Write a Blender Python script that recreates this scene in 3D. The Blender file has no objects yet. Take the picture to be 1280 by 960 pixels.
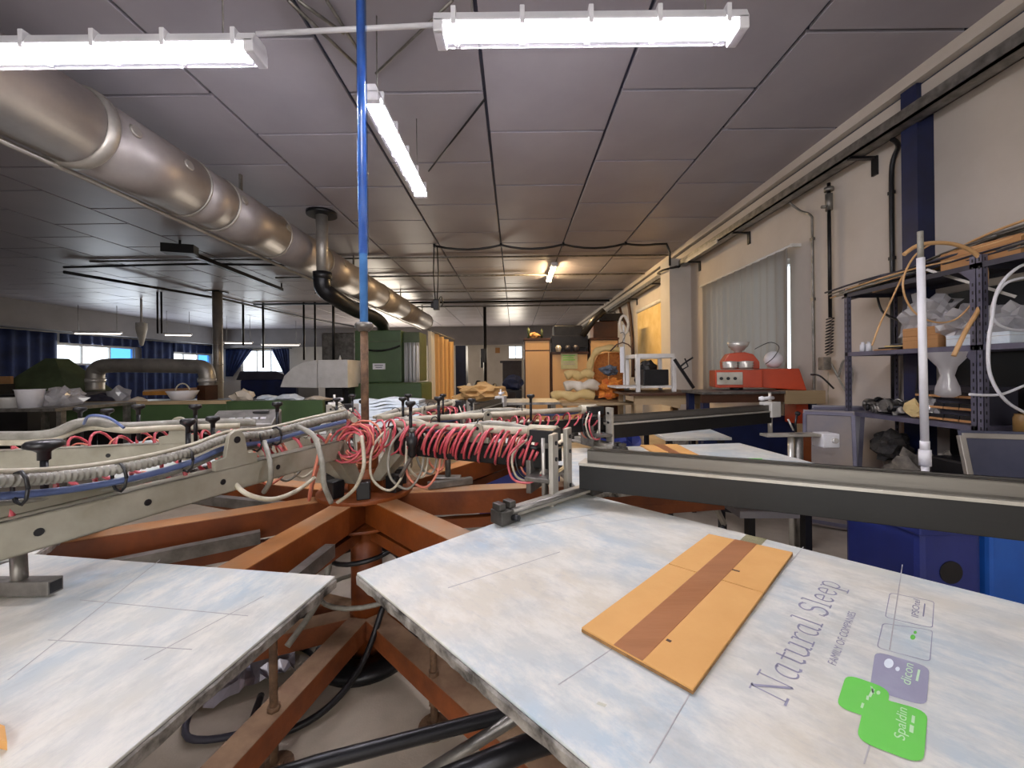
import bpy, bmesh, math, random
from mathutils import Vector, Matrix, noise
random.seed(7)
S = bpy.context.scene
COL = S.collection
# ---------------------------------------------------------------- camera
F, TH, EYE = 506.0, 0.011, 1.4
def ray(px, py):
    u, v = px - 643.5, 464.4 - py
    c, s = math.cos(TH), math.sin(TH)
    return (u * c + v * s) / F, (-u * s + v * c) / F
def P(px, py, Y):                     # point seen at a pixel, at distance Y
    x, z = ray(px, py)
    return Vector((x * Y, Y, EYE + z * Y))
def PZ(px, py, z):                    # point seen at a pixel, on the level z
    x, k = ray(px, py)
    Y = (z - EYE) / k
    return Vector((x * Y, Y, z))
cam = bpy.data.cameras.new('camera'); cam.sensor_width = 36; cam.lens = 36 * F / 1280
cam.shift_x = -3.5 / 1280; cam.shift_y = -15.6 / 1280; cam.clip_start = 0.02; cam.clip_end = 200
co = bpy.data.objects.new('camera', cam); COL.objects.link(co)
co.matrix_world = Matrix.Translation((0, 0, EYE)) @ Matrix.Rotation(math.pi / 2, 4, 'X') @ Matrix.Rotation(-TH, 4, 'Z')
S.camera = co
# ---------------------------------------------------------------- world, lights, exposure
S.view_settings.view_transform = 'Standard'; S.view_settings.look = 'None'
S.view_settings.gamma = 1; S.view_settings.use_curve_mapping = False
S.view_settings.exposure = 0.85
S.cycles.use_denoising = True
S.cycles.max_bounces = 8; S.cycles.diffuse_bounces = 5; S.cycles.sample_clamp_indirect = 6
W = bpy.data.worlds.new('world'); S.world = W; W.use_nodes = True
bg = W.node_tree.nodes['Background']; bg.inputs[0].default_value = (0.90, 0.95, 1.0, 1); bg.inputs[1].default_value = 1.6
def area(name, loc, target, sx, sy, power, col):
    l = bpy.data.lights.new(name, 'AREA'); l.shape = 'RECTANGLE'; l.size = sx; l.size_y = sy
    l.energy = power; l.color = col
    o = bpy.data.objects.new(name, l); COL.objects.link(o); o.location = loc
    o.rotation_euler = (Vector(target) - Vector(loc)).to_track_quat('-Z', 'Y').to_euler()
    return o
COOL = (0.975, 0.95, 0.985); WARM = (1.0, 0.68, 0.34); DAY = (0.86, 0.93, 1.0); NEUT = (1.0, 0.88, 0.72)
area('window_daylight_left', (-16.0, 16.6, 2.2), (-4, 12, 2.6), 2.2, 0.9, 45, DAY)
area('window_daylight_left_far', (-16.0, 21.0, 2.2), (-4, 14, 2.6), 1.8, 0.8, 30, DAY)
area('window_daylight_back', (-13.8, 22.0, 2.2), (-8, 10, 2.8), 2.0, 1.2, 45, DAY)
area('window_daylight_back_right', (-0.2, 22.0, 2.2), (-1, 10, 2.8), 1.2, 1.2, 40, NEUT)
area('added_fill_behind_viewer', (-.6, -2.9, 1.7), (-.6, 6, 1.5), 3.2, 2.6, 60, (1.0, .97, .92))  # added fill light behind the viewer; no opening is modelled in that wall
area('added_fill_far_back', (-6.2, 22.2, 1.8), (-2, 9, 3.2), 3.4, 2.2, 240, NEUT)  # added to brighten the far ceiling; no doorway is modelled here
TUBE_POWER = 78.0
# ---------------------------------------------------------------- materials
def lin(h):
    r = [int(h[i:i+2], 16) / 255 for i in (0, 2, 4)]
    return tuple(c / 12.92 if c <= .04045 else ((c + .055) / 1.055) ** 2.4 for c in r) + (1,)
MT = {}
def mat(name, c1, c2=None, scale=6, rough=.6, metal=0, bump=0, bscale=None, stretch=None, lo=.35, hi=.65, trans=0, spec=None, rough2=None, c3=None):
    if name in MT: return MT[name]
    m = bpy.data.materials.new(name); m.use_nodes = True; nt = m.node_tree; N = nt.nodes; L = nt.links
    b = N['Principled BSDF']; b.inputs['Roughness'].default_value = rough; b.inputs['Metallic'].default_value = metal
    if spec is not None: b.inputs['Specular IOR Level'].default_value = spec
    c1l = lin(c1); c2l = lin(c2) if c2 else tuple(x * .8 for x in c1l[:3]) + (1,)
    tc = N.new('ShaderNodeTexCoord'); mp = N.new('ShaderNodeMapping'); L.new(tc.outputs['Object'], mp.inputs[0])
    if stretch: mp.inputs['Scale'].default_value = stretch
    n = N.new('ShaderNodeTexNoise'); n.inputs['Scale'].default_value = scale; n.inputs['Detail'].default_value = 6; n.inputs['Roughness'].default_value = .6
    L.new(mp.outputs[0], n.inputs['Vector'])
    r = N.new('ShaderNodeValToRGB'); r.color_ramp.elements[0].position = lo; r.color_ramp.elements[1].position = hi
    r.color_ramp.elements[0].color = c2l; r.color_ramp.elements[1].color = c1l
    if c3: e = r.color_ramp.elements.new((lo + hi) / 2); e.color = lin(c3)
    L.new(n.outputs['Fac'], r.inputs[0]); L.new(r.outputs[0], b.inputs['Base Color'])
    if rough2 is not None:
        mr = N.new('ShaderNodeMapRange'); mr.inputs['To Min'].default_value = rough; mr.inputs['To Max'].default_value = rough2
        L.new(n.outputs['Fac'], mr.inputs[0]); L.new(mr.outputs[0], b.inputs['Roughness'])
    if bump:
        n2 = N.new('ShaderNodeTexNoise'); n2.inputs['Scale'].default_value = bscale or scale * 6; n2.inputs['Detail'].default_value = 4
        L.new(mp.outputs[0], n2.inputs['Vector'])
        bp = N.new('ShaderNodeBump'); bp.inputs['Strength'].default_value = bump; bp.inputs['Distance'].default_value = .01
        L.new(n2.outputs['Fac'], bp.inputs['Height']); L.new(bp.outputs[0], b.inputs['Normal'])
    if trans: b.inputs['Transmission Weight'].default_value = trans
    MT[name] = m; return m
def emis(name, col, st):
    if name in MT: return MT[name]
    m = bpy.data.materials.new(name); m.use_nodes = True; nt = m.node_tree
    nt.nodes.remove(nt.nodes['Principled BSDF']); e = nt.nodes.new('ShaderNodeEmission')
    e.inputs[0].default_value = tuple(col) + (1,); e.inputs[1].default_value = st
    nt.links.new(e.outputs[0], nt.nodes['Material Output'].inputs[0]); MT[name] = m; return m
def clear(name, col, gl=.1, rough=.05, dif=0.0, difcol=(.8,.8,.8,1)):      # thin see-through sheet: transparent + gloss (+ some diffuse body)
    if name in MT: return MT[name]
    m = bpy.data.materials.new(name); m.use_nodes = True; nt = m.node_tree; N = nt.nodes; L = nt.links
    N.remove(N['Principled BSDF']); t = N.new('ShaderNodeBsdfTransparent'); t.inputs[0].default_value = col
    g = N.new('ShaderNodeBsdfGlossy'); g.inputs['Roughness'].default_value = rough
    mx = N.new('ShaderNodeMixShader'); mx.inputs[0].default_value = gl; L.new(t.outputs[0], mx.inputs[1]); L.new(g.outputs[0], mx.inputs[2])
    last = mx
    if dif:
        d = N.new('ShaderNodeBsdfDiffuse'); d.inputs[0].default_value = difcol; tl = N.new('ShaderNodeBsdfTranslucent'); tl.inputs[0].default_value = difcol
        m1 = N.new('ShaderNodeMixShader'); m1.inputs[0].default_value = .5; L.new(d.outputs[0], m1.inputs[1]); L.new(tl.outputs[0], m1.inputs[2])
        m2 = N.new('ShaderNodeMixShader'); m2.inputs[0].default_value = dif; L.new(mx.outputs[0], m2.inputs[1]); L.new(m1.outputs[0], m2.inputs[2]); last = m2
    L.new(last.outputs[0], N['Material Output'].inputs[0]); MT[name] = m; return m
M_floor = mat('floor_concrete', 'c2b7a6', '93897b', 2.2, .55, 0, .15, 120, rough2=.8, lo=.25, hi=.7)
M_panel = mat('ceiling_board', 'a09ca4', '95919a', .8, .40, 0, .03, 4, spec=.4)
M_joint = mat('ceiling_joint', '3a4054', '2c3146', 3, .6)
M_wall = mat('painted_wall', 'c9c0b6', 'bdb3a8', 1.1, .75, 0, .12, 20)
M_wallc = mat('pale_wall', 'cfcac3', 'bfbab3', .8, .8, 0, .1, 14)
M_soffit = mat('soffit_plate', '8a8789', '7b787a', .7, .6)
M_navy = mat('navy_curtain', '1b2c5c', '121f44', 3, .8)
M_bluepaint = mat('blue_painted_steel', '141f48', '0f1838', 4, .45)
M_galv = mat('galvanised_steel', 'b8b3aa', '98948e', 3, .38, .6, .05, 20, rough2=.5)
M_galvd = mat('duct_shell', 'ada6a3', '958f8d', 2.2, .40, .6, .04, 8, rough2=.5)
M_steel = mat('worn_steel', '8e8b86', '6a6762', 12, .42, .7, .1, 60)
M_alu = mat('grey_aluminium', 'b4b0a6', '958f82', 5, .42, .35, .08, 60, lo=.3, hi=.6)
M_chan = mat('channel_steel', 'aaa696', '807b68', 3.5, .45, .3, .06, 60, lo=.3, hi=.62)
M_darkbeam = mat('dark_beam', '151413', '0f0f0e', 3, .5, .2, .03, 30, stretch=(.3, 3, 3))
M_rail = mat('rail_steel', '77736c', '5f5c57', 3, .38, .7, .04, 40, stretch=(.3, 3, 3))
M_black = mat('black_plastic', '17171a', '0f0f12', 8, .4)
M_blackm = mat('black_metal', '232326', '17171a', 8, .35, .4)
M_orange = mat('orange_paint_dusty', '82400f', '5a270a', 4, .5, 0, .12, 50, lo=.3, hi=.6)
M_orangetop = mat('orange_paint_top', 'a9703c', '937a62', 2.2, .6, 0, .1, 60, lo=.36, hi=.58)
M_rust = mat('rusty_orange_base', '84451c', '5c2d12', 5, .7, 0, .15, 50, lo=.3, hi=.6)
M_rusttop = mat('dusty_leg_top', '8a6f55', '6b4f3a', 7, .85, 0, .15, 60, lo=.3, hi=.6)
M_rustrod = mat('rust_rod', '745840', '4a3524', 25, .75, .1, .3, 120)
M_red = mat('red_polyurethane_hose', 'd0626a', 'a83844', 10, .3)
M_pink = mat('salmon_hose', 'dc8a70', 'c46c58', 10, .4)
M_greyhose = mat('grey_hose', '97948a', '78756b', 20, .5, 0, .2, 90)
M_palehose = mat('pale_hose', 'c9c2ae', 'a59d88', 14, .4)
M_bluehose = mat('blue_hose', '6474a0', '50608c', 10, .35)
M_skyhose = mat('sky_blue_tube', '5d9be0', '3f76c0', 6, .35)
M_green = mat('green_enamel', '47603a', '3a5030', 2.2, .42, 0, .03, 10, lo=.3, hi=.7)
M_greend = mat('green_enamel_dark', '566344', '434f34', 3, .55)
M_white = mat('white_paint', 'dcdad6', 'c8c6c0', 4, .5)
M_whitep = mat('white_plastic', 'e8e8ec', 'd6d6dc', 4, .35)
M_paper = mat('white_paper', 'dfe6ea', 'c6d2dc', 9, .8, 0, .1, 20)
M_card = mat('cardboard', 'd3a160', 'c48f4e', 2.5, .8, 0, .06, 90, lo=.3, hi=.6)
M_card2 = mat('cardboard_box', 'b98a5c', 'a87a4c', 3, .8)
M_cardedge = mat('cardboard_edge', '9a7347', '7a5a38', 60, .9)
M_tape = mat('brown_tape', 'a5714c', '96633f', 3, .28, 0, .04, 30, stretch=(1, 6, 1))
M_wood = mat('cabinet_wood', 'd3ae80', 'c8a274', 1.6, .5, 0, .02, 12, stretch=(1, 1, .2))
M_woodd = mat('dark_trim', '4a2a18', '38200f', 4, .5)
M_board = mat('raw_plywood', 'b39b78', '97815f', 2, .75, 0, .06, 30, stretch=(.4, 4, 4))
M_redmach = mat('red_orange_machine', 'b8421f', 'a03618', 2.5, .4, 0, .04, 8)
M_silver = mat('polished_silver', 'dedbd4', 'bcb8b0', 4, .25, .45)
M_bluebin = mat('blue_plastic', '28347c', '1f2a68', 2, .4)
M_bluebright = mat('bright_blue_plastic', '2462c0', '1d52a8', 2, .4)
M_rack = mat('rack_steel', '6d6b7c', '565466', 4, .5, .3)
M_rackd = mat('rack_steel_dark', '3c3b46', '302f3a', 4, .55, .2)
M_tan = mat('tan_hose', 'd2a877', 'c09562', 9, .4)
M_screen = mat('grey_screen_mesh', '8c8a90', '77757d', 2.4, .5, .1)
M_stain = mat('stained_screen', '8c7f74', '6c6870', 1.4, .5)
M_rag = mat('dark_rags', '3c3834', '1c1b1e', 9, .9, 0, .2, 30)
M_trash = mat('crumpled_waste', '8d8578', '3a3632', 7, .6, 0, .3, 30)
M_cream = mat('cream_foam', 'd8c089', 'c5a86c', 3, .9, 0, .1, 30)
M_wicker = mat('orange_brown_wicker', 'b4702c', '8a4c1c', 30, .8, 0, .4, 90)
M_cloth = mat('white_cloth', 'd8cfc0', 'c2b6a2', 4, .9, 0, .1, 20)
M_foil = mat('silver_foil', 'd5d3de', 'aeacbc', 4, .3, .75, .35, 9)
M_lens = clear('lamp_cover', (.98, .96, 1, 1), .12, .2)
M_glass = clear('window_glass', (.95, .98, 1, 1), .06, .02)
M_blueg = clear('blue_frosted_pane', (.30, .58, .95, 1), .04, .2)
M_poly = clear('polythene_film', (.82, .82, .84, 1), .25, .18, .5, (.92, .91, .93, 1))
M_ptape = clear('clear_tape', (.90, .89, .80, 1), .10, .2)
M_sheer = clear('white_curtain', (.9, .9, .9, 1), .0, .5, 1.0, (.46, .44, .41, 1))
m_or = clear('orange_curtain', (1,1,1,1), .0, .5, 1.0, (.88, .62, .30, 1)); m_wh = clear('pale_curtain', (1,1,1,1), .0, .5, 1.0, (.80, .76, .70, 1))
M_tube = emis('fluorescent_tube', COOL, TUBE_POWER)
M_tubew = emis('warm_tube', WARM, 260)
M_tubed = emis('distant_tube', NEUT, 2.6)
M_prn = mat('grey_violet_ink', '8f8ea2', '9c9cae', 14, .5, lo=.2, hi=.5)
M_prg = mat('green_ink', '5fc247', '70c35a', 4, .45, lo=.3, hi=.6)
M_prw = mat('pale_ink', 'c4dfc0', 'b4d8ac', 6, .5)
M_mark = mat('pencil_line', 'a2a0a2', 'b2b0b0', 30, .6)
# platen surface: hazy adhesive over blue-grey sheet
def platen_mat():
    m = bpy.data.materials.new('platen_sheet'); m.use_nodes = True; nt = m.node_tree; N = nt.nodes; L = nt.links
    b = N['Principled BSDF']; tc = N.new('ShaderNodeTexCoord'); mp = N.new('ShaderNodeMapping'); L.new(tc.outputs['Object'], mp.inputs[0])
    mp.inputs['Scale'].default_value = (1, 1.0, 1)
    def nz(s, d, rg, st=None):
        n = N.new('ShaderNodeTexNoise'); n.inputs['Scale'].default_value = s; n.inputs['Detail'].default_value = d; n.inputs['Roughness'].default_value = rg
        if st:
            q = N.new('ShaderNodeMapping'); q.inputs['Scale'].default_value = st; L.new(tc.outputs['Object'], q.inputs[0]); L.new(q.outputs[0], n.inputs[0])
        else: L.new(mp.outputs[0], n.inputs[0])
        return n
    a = nz(2.2, 4, .55); c = nz(10, 8, .72, (.8, 1.5, 1)); e = nz(34, 6, .75, (.55, 1.8, 1))
    r = N.new('ShaderNodeValToRGB'); r.color_ramp.elements[0].position = .36; r.color_ramp.elements[1].position = .60
    r.color_ramp.elements[0].color = lin('a9bac4'); r.color_ramp.elements[1].color = lin('cbc5b6')
    L.new(a.outputs[0], r.inputs[0])
    r2 = N.new('ShaderNodeValToRGB'); r2.color_ramp.elements[0].position = .44; r2.color_ramp.elements[1].position = .62
    r2.color_ramp.elements[0].color = (0, 0, 0, 1); r2.color_ramp.elements[1].color = (.75, .75, .75, 1)
    L.new(c.outputs[0], r2.inputs[0])
    mx = N.new('ShaderNodeMix'); mx.data_type = 'RGBA'; L.new(r2.outputs[0], mx.inputs['Factor']); L.new(r.outputs[0], mx.inputs['A']); mx.inputs['B'].default_value = lin('dcd9cf')
    r3 = N.new('ShaderNodeValToRGB'); r3.color_ramp.elements[0].position = .52; r3.color_ramp.elements[1].position = .74
    r3.color_ramp.elements[0].color = (0, 0, 0, 1); r3.color_ramp.elements[1].color = (.5, .5, .5, 1); L.new(e.outputs[0], r3.inputs[0])
    m3 = N.new('ShaderNodeMix'); m3.data_type = 'RGBA'; L.new(r3.outputs[0], m3.inputs['Factor']); L.new(mx.outputs['Result'], m3.inputs['A']); m3.inputs['B'].default_value = lin('a7a9ac')
    f_ = nz(3.1, 6, .65); r4 = N.new('ShaderNodeValToRGB'); r4.color_ramp.elements[0].position = .56; r4.color_ramp.elements[1].position = .70
    r4.color_ramp.elements[0].color = (0, 0, 0, 1); r4.color_ramp.elements[1].color = (.6, .6, .6, 1); L.new(f_.outputs[0], r4.inputs[0])
    m4 = N.new('ShaderNodeMix'); m4.data_type = 'RGBA'; L.new(r4.outputs[0], m4.inputs['Factor']); L.new(m3.outputs['Result'], m4.inputs['A']); m4.inputs['B'].default_value = lin('9fa09e')
    L.new(m4.outputs['Result'], b.inputs['Base Color'])
    mr = N.new('ShaderNodeMapRange'); mr.inputs['To Min'].default_value = .22; mr.inputs['To Max'].default_value = .62; L.new(c.outputs[0], mr.inputs[0]); L.new(mr.outputs[0], b.inputs['Roughness'])
    b.inputs['Metallic'].default_value = .0
    bp = N.new('ShaderNodeBump'); bp.inputs['Strength'].default_value = .12; bp.inputs['Distance'].default_value = .004; L.new(e.outputs[0], bp.inputs['Height']); L.new(bp.outputs[0], b.inputs['Normal'])
    return m
M_platen = platen_mat()
M_edge = mat('grimy_platen_edge', 'a8a39c', '35322f', 22, .5, .3, .4, 60, lo=.35, hi=.6)
# ---------------------------------------------------------------- mesh helpers
class MB:
    def __init__(s): s.v = []; s.f = []; s.m = []; s.s = []
    def add(s, vs, fs, mi=0, sm=False):
        o = len(s.v); s.v += [tuple(v) for v in vs]
        for f in fs: s.f.append([i + o for i in f]); s.m.append(mi); s.s.append(sm)
        return s
    def box(s, lo, hi, mi=0):
        x0, y0, z0 = lo; x1, y1, z1 = hi
        return s.hexa([(x0,y0,z0),(x1,y0,z0),(x1,y1,z0),(x0,y1,z0),(x0,y0,z1),(x1,y0,z1),(x1,y1,z1),(x0,y1,z1)], mi)
    def hexa(s, p, mi=0):
        return s.add(p, [(0,3,2,1),(4,5,6,7),(0,1,5,4),(1,2,6,5),(2,3,7,6),(3,0,4,7)], mi)
    def cbox(s, c, d, mi=0, rz=0):
        x, y, z = d[0]/2, d[1]/2, d[2]/2; c = Vector(c); R = Matrix.Rotation(rz, 3, 'Z')
        q = [(-x,-y,-z),(x,-y,-z),(x,y,-z),(-x,y,-z),(-x,-y,z),(x,-y,z),(x,y,z),(-x,y,z)]
        return s.hexa([c + R @ Vector(k) for k in q], mi)
    def bar(s, p, q, w, h, mi=0, up=(0,0,1)):           # box beam p->q, w across, h along up
        p = Vector(p); q = Vector(q); d = (q - p).normalized(); up = Vector(up)
        if abs(d.dot(up)) > .98: up = Vector((0, 1, 0))
        sd = d.cross(up).normalized(); u = sd.cross(d).normalized()
        a = sd * w / 2; b = u * h / 2
        return s.hexa([p-a-b, p+a-b, q+a-b, q-a-b, p-a+b, p+a+b, q+a+b, q-a+b], mi)
    def tube(s, pts, r, n=8, mi=0, caps=True, hollow=0):
        pts = [Vector(p) for p in pts]; k = len(pts); rs = r if isinstance(r, (list, tuple)) else [r] * k
        T = [(pts[min(i+1, k-1)] - pts[max(i-1, 0)]).normalized() for i in range(k)]
        u = T[0].orthogonal().normalized(); vs = []
        for i in range(k):
            if i:
                u = (u - T[i] * u.dot(T[i]))
                u = u.normalized() if u.length > 1e-6 else T[i].orthogonal().normalized()
            w = T[i].cross(u)
            for j in range(n):
                a = 2 * math.pi * j / n; vs.append(pts[i] + (u * math.cos(a) + w * math.sin(a)) * rs[i])
        fs = [(i*n+j, i*n+(j+1)%n, (i+1)*n+(j+1)%n, (i+1)*n+j) for i in range(k-1) for j in range(n)]
        s.add(vs, fs, mi, True)
        if caps:
            o = len(s.v) - len(vs); s.f += [[o+j for j in range(n)][::-1], [o+(k-1)*n+j for j in range(n)]]; s.m += [mi]*2; s.s += [False]*2
        return s
    def cyl(s, p, q, r, n=16, mi=0, r2=None): return s.tube([p, q], [r, r if r2 is None else r2], n, mi)
    def lathe(s, prof, c=(0,0,0), n=20, mi=0):
        c = Vector(c); vs = []
        for r, z in prof:
            for j in range(n):
                a = 2*math.pi*j/n; vs.append((c.x + r*math.cos(a), c.y + r*math.sin(a), c.z + z))
        k = len(prof)
        return s.add(vs, [(i*n+j, i*n+(j+1)%n, (i+1)*n+(j+1)%n, (i+1)*n+j) for i in range(k-1) for j in range(n)], mi, True)
    def prism(s, poly, z0, z1, mi=0, X=None):            # poly in xy (or via X: function (a,b,h)->point)
        n = len(poly); g = X or (lambda a, b, h: (a, b, h))
        vs = [g(a, b, z0) for a, b in poly] + [g(a, b, z1) for a, b in poly]
        return s.add(vs, [list(range(n))[::-1], [n+i for i in range(n)]] + [(i, (i+1)%n, n+(i+1)%n, n+i) for i in range(n)], mi)
    def build(s, name, mats, parent=None, M=None, kind=None):
        me = bpy.data.meshes.new(name); me.from_pydata(s.v, [], s.f); me.update()
        for m in (mats if isinstance(mats, (list, tuple)) else [mats]): me.materials.append(m)
        me.polygons.foreach_set('material_index', s.m); me.polygons.foreach_set('use_smooth', s.s)
        bm = bmesh.new(); bm.from_mesh(me); bmesh.ops.recalc_face_normals(bm, faces=bm.faces); bm.to_mesh(me); bm.free()
        o = bpy.data.objects.new(name, me); COL.objects.link(o)
        if parent: o.parent = parent
        if M is not None: o.matrix_local = M
        if kind: o['kind'] = kind
        return o
def bevel(o, w=.004, seg=2):
    m = o.modifiers.new('bevel', 'BEVEL'); m.width = w; m.segments = seg; m.limit_method = 'ANGLE'; return o
def thing(name, label, cat, loc=(0,0,0), rz=0, group=None):
    o = bpy.data.objects.new(name, None); COL.objects.link(o); o.location = loc; o.rotation_euler = (0,0,rz); o.empty_display_size = .1
    return tag(o, label, cat, group)
def tag(o, label, cat, group=None):
    o['label'] = label; o['category'] = cat
    if group: o['group'] = group
    return o
def struct(o, label=None):
    o['kind'] = 'structure'
    if label: o['label'] = label
    return o
def one(name, mb, m, label, cat, group=None, bv=0):
    o = mb.build(name, m); tag(o, label, cat, group)
    if bv: bevel(o, bv)
    return o
def part(name, mb, m, parent, bv=0, label=None):
    o = mb.build(name, m, parent)
    if bv: bevel(o, bv)
    if label: o['label'] = label
    return o
def copy_tree(o, parent=None):
    c = o.copy(); COL.objects.link(c)
    if parent: c.parent = parent
    for ch in list(o.children): copy_tree(ch, c)
    return c
def smooth(pts, n=6):                                    # Catmull-Rom
    pts = [Vector(p) for p in pts]; out = []
    for i in range(len(pts)-1):
        a = pts[max(i-1,0)]; b = pts[i]; c = pts[i+1]; d = pts[min(i+2,len(pts)-1)]
        for k in range(n):
            t = k/n; out.append(.5*((2*b)+(c-a)*t+(2*a-5*b+4*c-d)*t*t+(3*b-a-3*c+d)*t**3))
    out.append(pts[-1]); return out
def hose(pts, r, n=6, mi=0, mb=None, sub=6): return (mb or MB()).tube(smooth(pts, sub), r, n, mi)
def coil(p, q, R, r, turns, n=5, per=14, jit=0, mb=None, mi=0, squash=1.0, tilt=.45):
    p = Vector(p); q = Vector(q); d = q-p; t = d.normalized(); u = t.cross(Vector((0,0,1))).normalized(); w = u.cross(t)
    pts = []; N = int(turns*per); ph = random.random()*9
    for i in range(N+1):
        k = i/N; a = 2*math.pi*turns*k; rr = R*(1+jit*math.sin(k*turns*2.3+ph)*.5)
        kk = k + jit*.05*math.sin(k*9+ph)
        pts.append(p + d*kk + t*R*tilt*math.sin(a+.6) + u*math.cos(a)*rr*squash + w*math.sin(a)*rr)
    return (mb or MB()).tube(pts, r, n, mi)
def blob(c, rad, seed, amp=.35, sub=3, freq=2.2, flat=None):
    bm = bmesh.new(); bmesh.ops.create_icosphere(bm, subdivisions=sub, radius=1)
    mb = MB(); vs = []
    for v in bm.verts:
        n = noise.noise(v.co*freq + Vector((seed*3.1, seed, 0))) + .5*noise.noise(v.co*freq*2.7 + Vector((0, seed*2, 5)))
        k = 1 + amp*n*2
        w = Vector((v.co.x*rad[0]*k, v.co.y*rad[1]*k, v.co.z*rad[2]*k))
        if flat is not None: w.z = max(w.z, flat)
        vs.append(Vector(c) + w)
    mb.add(vs, [[v.index for v in f.verts] for f in bm.faces], 0, False); bm.free(); return mb
def fold_sheet(p, q, z0, z1, folds, amp, th=.012, seg=8, seed=0, gather=None):
    p = Vector(p); q = Vector(q); d = q-p; nrm = Vector((-d.y, d.x, 0)).normalized(); N = folds*seg
    rows = 10; vs = []
    for s_ in (0, 1):
        for j in range(rows+1):
            t = j/rows; z = z0+(z1-z0)*t
            for i in range(N+1):
                k = i/N; a = amp*(math.sin(2*math.pi*folds*k+seed)+.4*math.sin(2*math.pi*folds*.37*k+2*seed+t*1.5))*(1-.35*t)
                kk = gather(k, t) if gather else k
                vs.append(p + d*kk + nrm*(a + s_*th) + Vector((0,0,z-p.z)))
    fs = []; W_ = N+1; O = W_*(rows+1)
    for j in range(rows):
        for i in range(N):
            a = j*W_+i; fs.append((a, a+1, a+1+W_, a+W_)); fs.append((O+a, O+a+W_, O+a+1+W_, O+a+1))
    for i in range(N): fs.append((i, O+i, O+i+1, i+1)); b = rows*W_+i; fs.append((b, b+1, O+b+1, O+b))
    for j in range(rows): a = j*W_; fs.append((a, a+W_, O+a+W_, O+a)); b = a+N; fs.append((b, O+b, O+b+W_, b+W_))
    return MB().add(vs, fs, 0, True)
def lett(txt, size, M, m, name, parent, ext=.0004):
    cu = bpy.data.curves.new('t', 'FONT'); cu.body = txt; cu.size = size; cu.extrude = ext
    o = bpy.data.objects.new('t', cu); me = bpy.data.meshes.new_from_object(o); me.materials.clear(); me.materials.append(m)
    r = bpy.data.objects.new(name, me); COL.objects.link(r); r.parent = parent; r.matrix_local = M
    bpy.data.objects.remove(o); bpy.data.curves.remove(cu); return r
# ================================================================ STRUCTURE
CZ, LX, RX, BY, FY = 3.87, -16.5, 3.5, 22.5, -3.0
fl = struct(MB().box((LX-.2, FY-.2, -.1), (RX+.2, BY+.2, 0)).build('floor', M_floor))
cl = struct(MB().box((LX-.2, FY-.2, CZ+.03), (RX+.2, BY+.2, CZ+.12)).build('ceiling', M_joint))
pm = MB().box((-.585, -.585, 0), (.585, .585, .032)).build('ceiling_panel', M_panel, cl); bevel(pm, .003, 1)
proto = pm.data; first = True; spots = []
for i in range(-14, 4):
    x = -.24 + 1.2*i + .6
    off = 0 if i % 2 == 0 else -.6
    for j in range(-3, 17):
        y = 4.17 + 1.2*j + off - .6 + 1.2
        if LX + .5 < x < RX + .3 and FY < y < BY - .3: spots.append((x, y))
spots.sort(key=lambda p: (p[1] < 1.0 and abs(p[0]) > 1.2*p[1]+1.5, p[0]**2*.6 + p[1]**2))
far = MB()
for k, (x, y) in enumerate(spots):
    if x + .585 > RX: continue
    if k < 285:
        o = pm if first else bpy.data.objects.new('ceiling_panel', proto)
        if not first:
            COL.objects.link(o); o.parent = cl
            m = o.modifiers.new('bevel', 'BEVEL'); m.width = .003; m.segments = 1
        first = False; o.location = (x, y, CZ)
    else: far.box((x-.585, y-.585, CZ), (x+.585, y+.585, CZ+.032))
far.build('far_ceiling_panels', M_panel, cl, kind='stuff')
def wall_with_holes(name, axis, pos, th, a0, a1, z1, holes, m):
    mb = MB(); a = a0
    def bx(u0, u1, z0, zz):
        if u1-u0 < 1e-4 or zz-z0 < 1e-4: return
        if axis == 'x': mb.box((pos, u0, z0), (pos+th, u1, zz))
        else: mb.box((u0, pos, z0), (u1, pos+th, zz))
    for (h0, h1, hz0, hz1) in sorted(holes):
        bx(a, h0, 0, z1); bx(h0, h1, 0, hz0); bx(h0, h1, hz1, z1); a = h1
    bx(a, a1, 0, z1); return struct(mb.build(name, m))
def window(name, axis, pos, h, mull, blue=None, frame=M_white):
    e = bpy.data.objects.new(name, None); COL.objects.link(e); e['kind'] = 'structure'
    a0, a1, z0, z1 = h; t = .05
    def bx(mb, u0, u1, c0, c1, d0=-.04, d1=.04):
        if axis == 'x': mb.box((pos+d0, u0, c0), (pos+d1, u1, c1))
        else: mb.box((u0, pos+d0, c0), (u1, pos+d1, c1))
    f = MB(); bx(f, a0, a1, z0, z0+t); bx(f, a0, a1, z1-t, z1); bx(f, a0, a0+t, z0+t, z1-t); bx(f, a1-t, a1, z0+t, z1-t)
    part('window_frame', f, frame, e)
    xs = [a0+t] + [a0+(a1-a0)*k for k in mull] + [a1-t]
    for k in mull: b = MB(); u = a0+(a1-a0)*k; bx(b, u-.02, u+.02, z0+t, z1-t); part('mullion', b, frame, e)
    for i in range(len(xs)-1):
        g = MB(); bx(g, xs[i], xs[i+1], z0+t, z1-t, -.005, .005)
        part('pane', g, M_blueg if blue is not None and i == blue else M_glass, e, label='blue tinted pane' if blue is not None and i == blue else None)
    return e
wl = [(14.6, 17.6, 1.85, 2.6), (19.4, 22.0, 1.8, 2.5)]
wall_with_holes('wall_left', 'x', LX-.2, .2, FY, BY, CZ, wl, M_wallc)
window('window_1', 'x', LX-.1, wl[0], [.30, .66], 2); window('window_2', 'x', LX-.1, wl[1], [.33, .68], 2)
wb = [(-15.2, -12.9, 1.5, 2.75), (-4.75, -4.4, 1.2, 2.6), (-3.2, -2.75, 1.9, 2.5), (-.35, .45, 2.1, 2.85)]
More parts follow.
